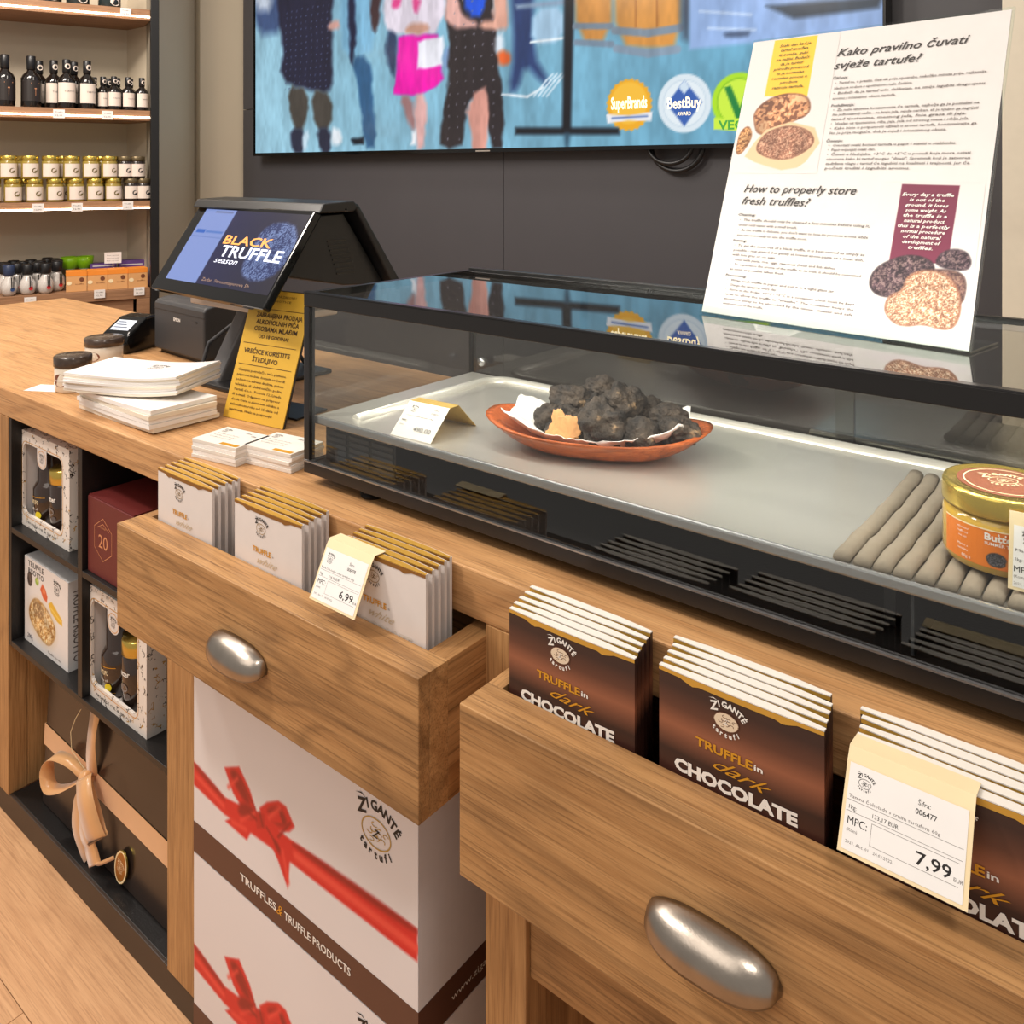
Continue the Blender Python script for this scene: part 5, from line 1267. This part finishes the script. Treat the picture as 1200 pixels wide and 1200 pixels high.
def small_jar(gl, lidm, nm):
    t = thing('preserve_jar', '', 'jar'); r, h = .040, .118
    G().lathe([(r*.92, 0), (r, .005), (r, h*.74), (r*.9, h*.80)], gl, 20).build('jar_body', t, smooth=True)
    G().lathe([(r*.98, h*.79), (r*1.0, h*.80), (r*1.0, h*.98), (r*.95, h)], lidm, 20).build('lid', t, smooth=True)
    g = G(); n = 12; a0 = 1.3
    g.add([bendfn(r, -PI/2, .0008)(r*(-a0+2*a0*i/n), z) for i in range(n+1) for z in (h*.10, h*.66)], [(2*i, 2*i+2, 2*i+3, 2*i+1) for i in range(n)], slab)
    f = bendfn(r, -PI/2, .0018); g.disc(.004, h*.36, .014, .013, nm, fn=f, n=9); g.disc(.008, h*.40, .006, .006, slab, fn=bendfn(r, -PI/2, .0024), n=8); g.build('label', t)
    return t
yj = small_jar(mat('olive_sauce', (150, 130, 60), .2, coat=.4), goldlid, mat('olive_emblem', (110, 96, 50), .5)); bj = small_jar(mat('dark_sauce', (40, 32, 28), .2, coat=.4), mat('dark_gold_lid', (110, 96, 70), .3, metal=.6), ink)
uy = [0]; ub = [0]; z3 = 1.4555
KL = [.688, .600, .545, .500, .430, .385, .345, .270, .225, .165]
low = [(.655, .05, 0), (.540, .05, 0), (.462, .05, 0), (.375, .12, 0), (.352, .05, 0), (.268, .05, 0), (.190, .05, 0), (.415, .13, 0), (.590, .13, 0), (.745, .05, 0), (.835, .05, 0), (.104, .05, 1), (.022+.03, .05, 1), (.128, .13, 1)]
for i, (k, y, b) in enumerate(low):
    pass
rowA = [.835, .745, .655, .560, .468, .372, .282, .194]; cnt = ['eighth', 'seventh', 'sixth', 'fifth', 'fourth', 'third', 'second', 'first']
for lev in (0, 1):
    for i, k in enumerate(rowA):
        place(yj, uy, k+(.02*lev), .05, z3+lev*.1185, f'gold lidded jar with white label, {cnt[i]} from the dark jars in the {"upper" if lev else "lower"} front tier', 'gold lidded jars on the middle shelf', FR)
    for i, k in enumerate((.60, .42, .24)):
        place(yj, uy, k, .135, z3+lev*.1185, f'gold lidded jar peeking out behind the front tier, {["left","middle","right"][i]} of the {"upper" if lev else "lower"} rear ones', 'gold lidded jars on the middle shelf', FR)
    for i, k in enumerate((.106, .050-.003)):
        place(bj, ub, k+(.030*lev), .05+.0*lev, z3+lev*.1185, f'dark sauce jar with white label, {["left","right"][i]} one of the {"upper" if lev else "lower"} tier by the post', 'dark sauce jars on the middle shelf', FR)
# grinder flasks
def grinder(capm, inkm):
    t = thing('salt_grinder', '', 'grinder')
    G().lathe([(.022, 0), (.032, .012), (.038, .038), (.034, .066), (.020, .088), (.018, .104)], mat('grinder_glass', (206, 200, 194), .12, coat=.5, var=.2, vs=150), 20).build('flask', t, smooth=True)
    G().lathe([(.023, .102), (.025, .106), (.028, .150), (.024, .154)], capm, 18).build('grinder_cap', t, smooth=True)
    g = G(); f = bendfn(.038, -PI/2, .002)
    g.disc(0, .034, .010, .010, inkm, fn=f); g.flat([(-.006, .036), (-.002, .036), (-.002, .090), (-.008, .098)], blab, fn=bendfn(.038, -PI/2, .002)); g.flat([(.006, .036), (.002, .036), (.002, .090), (.008, .098)], blab, fn=bendfn(.038, -PI/2, .002)); g.build('hang_tag', t)
    return t
z4 = .9885
red = mat('red_tag', (196, 40, 44), .5); blu = mat('blue_tag', (50, 80, 130), .5)
ga = grinder(black_pl, red); u = [0]
sp_ = [(.590, .05), (.510, .05), (.455, .125), (.635, .13), (.545, .13), (.700, .21), (.61, .21), (.53, .21), (.45, .21), (.69, .13), (.46, .29), (.65, .29), (.57, .29), (.49, .36)]
RL = ['front row', 'front row', 'second row', 'second row', 'second row', 'third row', 'third row', 'third row', 'third row', 'second row', 'fourth row', 'fourth row', 'fourth row', 'rear row']
NL = ['left', 'right', 'rightmost', 'second', 'third', 'leftmost', 'second', 'third', 'rightmost', 'leftmost', 'rightmost', 'leftmost', 'middle', 'only one']
for i, (k, y) in enumerate(sp_): place(ga, u, k, y, z4, f'black capped glass grinder, {NL[i]} in the {RL[i]} on the lowest shelf', 'black capped glass grinders', FR)
gb2 = grinder(mat('navy_cap', (44, 56, 84), .4), blu); place(gb2, [0], .672, .045, z4, 'round glass grinder with navy cap and blue tag at the left picture edge', 'glass grinders', FR)
# kraft boxes
def kraft():
    t = thing('kraft_box', '', 'box'); kb = mat('kraft_orange_card', (214, 160, 104), .6)
    G().box(-.048, .048, 0, .085, 0, .105, kb).build('box_body', t, bevel=.001)
    G().box(-.0488, .0488, -.0008, .0858, .080, .1062, mat('orange_band', (232, 138, 44), .55)).build('orange_lid', t, bevel=.001)
    g = G(); g.disc(.024, .062, .011, .011, mat('brown_dot', (110, 60, 34), .6), y=-.0018); g.text('truffle', .014, .036, .007, mat('brown_dot', (110, 60, 34), .6), y=-.0012, w=.04, res=1); g.disc(-.034, .045, .012, .010, cream, y=-.0012); g.build('print', t); return t
kb = kraft(); u = [0]
for i, k in enumerate((.370, .272, .174, .0755)):
    place(kb, u, k+.0, .03, z4, f'kraft box with orange lid, {["leftmost", "second", "third", "rightmost"][i]} of the four on the lowest shelf', 'kraft boxes on the lowest shelf', 0)
for i, k in enumerate((.385, .315)):
    t = thing('green_bowl', ['lime green glass bowl on a stem, left of the pair behind the kraft boxes', 'lime green glass bowl on a stem, right of the pair behind the kraft boxes'][i], 'bowl', wl_(k, .28, z4), (0, 0, 0), 'lime green bowls')
    G().lathe([(.03, 0), (.03, .004), (.008, .010), (.008, .085), (.030, .095)], mat('clear_stem', (200, 206, 190), .1), 18).build('stem', t, smooth=True)
    G().lathe([(.012, .088), (.034, .100), (.044, .128), (.047, .160), (.043, .160), (.036, .110), (0, .100)], mat('lime_glass', (150, 214, 30), .3), 22, cap=False).build('cup', t, smooth=True)
for i, (k, z, w) in enumerate(((.225, z4, .13), (.085, z4, .13))):
    t = thing('purple_box', ['violet box behind the kraft boxes below the small sign', 'violet box behind the two right kraft boxes'][i], 'box', wl_(k, .22, z), (0, 0, RZs), 'violet boxes on the lowest shelf')
    G().box(-w/2, w/2, 0, .08, 0, .120+.01*i, mat('violet_card', (110, 76, 150), .5)).build('box_body', t, bevel=.001); G().box(-w/2+.01, w/2-.01, -.0006, .0, .105, .111, inkw).build('print', t)
t = thing('shelf_sign', 'small upright white sign standing among the violet boxes', 'sign', wl_(.185, .16, z4), (0, 0, RZs))
G().box(-.042, .042, 0, .002, .125, .185, white_pap).build('card', t); G().box(-.003, .003, .0021, .005, 0, .18, alul).build('stem', t); g = G()
for i in range(3): g.text('Novo u ponudi', 0, .165-i*.014, .006, greyink, w=.06, res=1)
g.build('print', t)
# jars peeking on the shelf above
u = [0]; tj = thing('dark_jar', '', 'jar')
G().lathe([(.05, 0), (.056, .006), (.056, .12), (.05, .13)], mat('teal_black_glass', (40, 50, 50), .15, coat=.4), 20).build('jar_body', tj, smooth=True); G().lathe([(.052, .131), (.052, .15), (.048, .152)], goldlid, 20).build('lid', tj, smooth=True)
g = G(); g.disc(0, .03, .026, .020, slab, fn=bendfn(.056, -PI/2, .001)); g.build('label', tj)
for i, k in enumerate((.62, .49, .36, .21)): place(tj, u, k, .08, 2.4775, f'dark glass jar cut by the top picture edge, {["leftmost", "second", "third", "rightmost"][i]} on the top shelf', 'dark jars on the top shelf', FR)
# price labels clipped on shelf edges
def ptag(): 
    t = thing('shelf_label', '', 'price label'); G().box(-.026, .026, -.004, -.0025, -.022, .022, white_pap).build('card', t); g = G(); g.text('12,90', 0, -.012, .008, greyink, w=.03, y=-.0046, res=1); g.text('Truffle', 0, .006, .006, greyink, w=.036, y=-.0046, res=1); g.build('print', t); return t
pt = ptag(); u = [0]
for i, (k, z, lb) in enumerate(((.140, 2.452, 'on the top shelf edge'), (.452, 1.906, 'under the tall bottles'), (.228, 1.906, 'under the short bottles'), (.545, 1.428, 'left of three under the jars'), (.370, 1.428, 'middle of three under the jars'), (.130, 1.432, 'right of three under the jars'), (.580, .960, 'under the grinders'), (.265, .975, 'under the left kraft boxes'), (.075, .975, 'under the right kraft boxes'))):
    loc = wl_(k, -.006, z); 
    if i == 0: pt.location = loc; pt.rotation_euler = (.12, 0, RZs); o = pt
    else: o = dup(pt, loc, (.12, 0, RZs))
    o['label'] = 'small white price label clipped '+lb; o['group'] = 'price labels on the shelf edges'
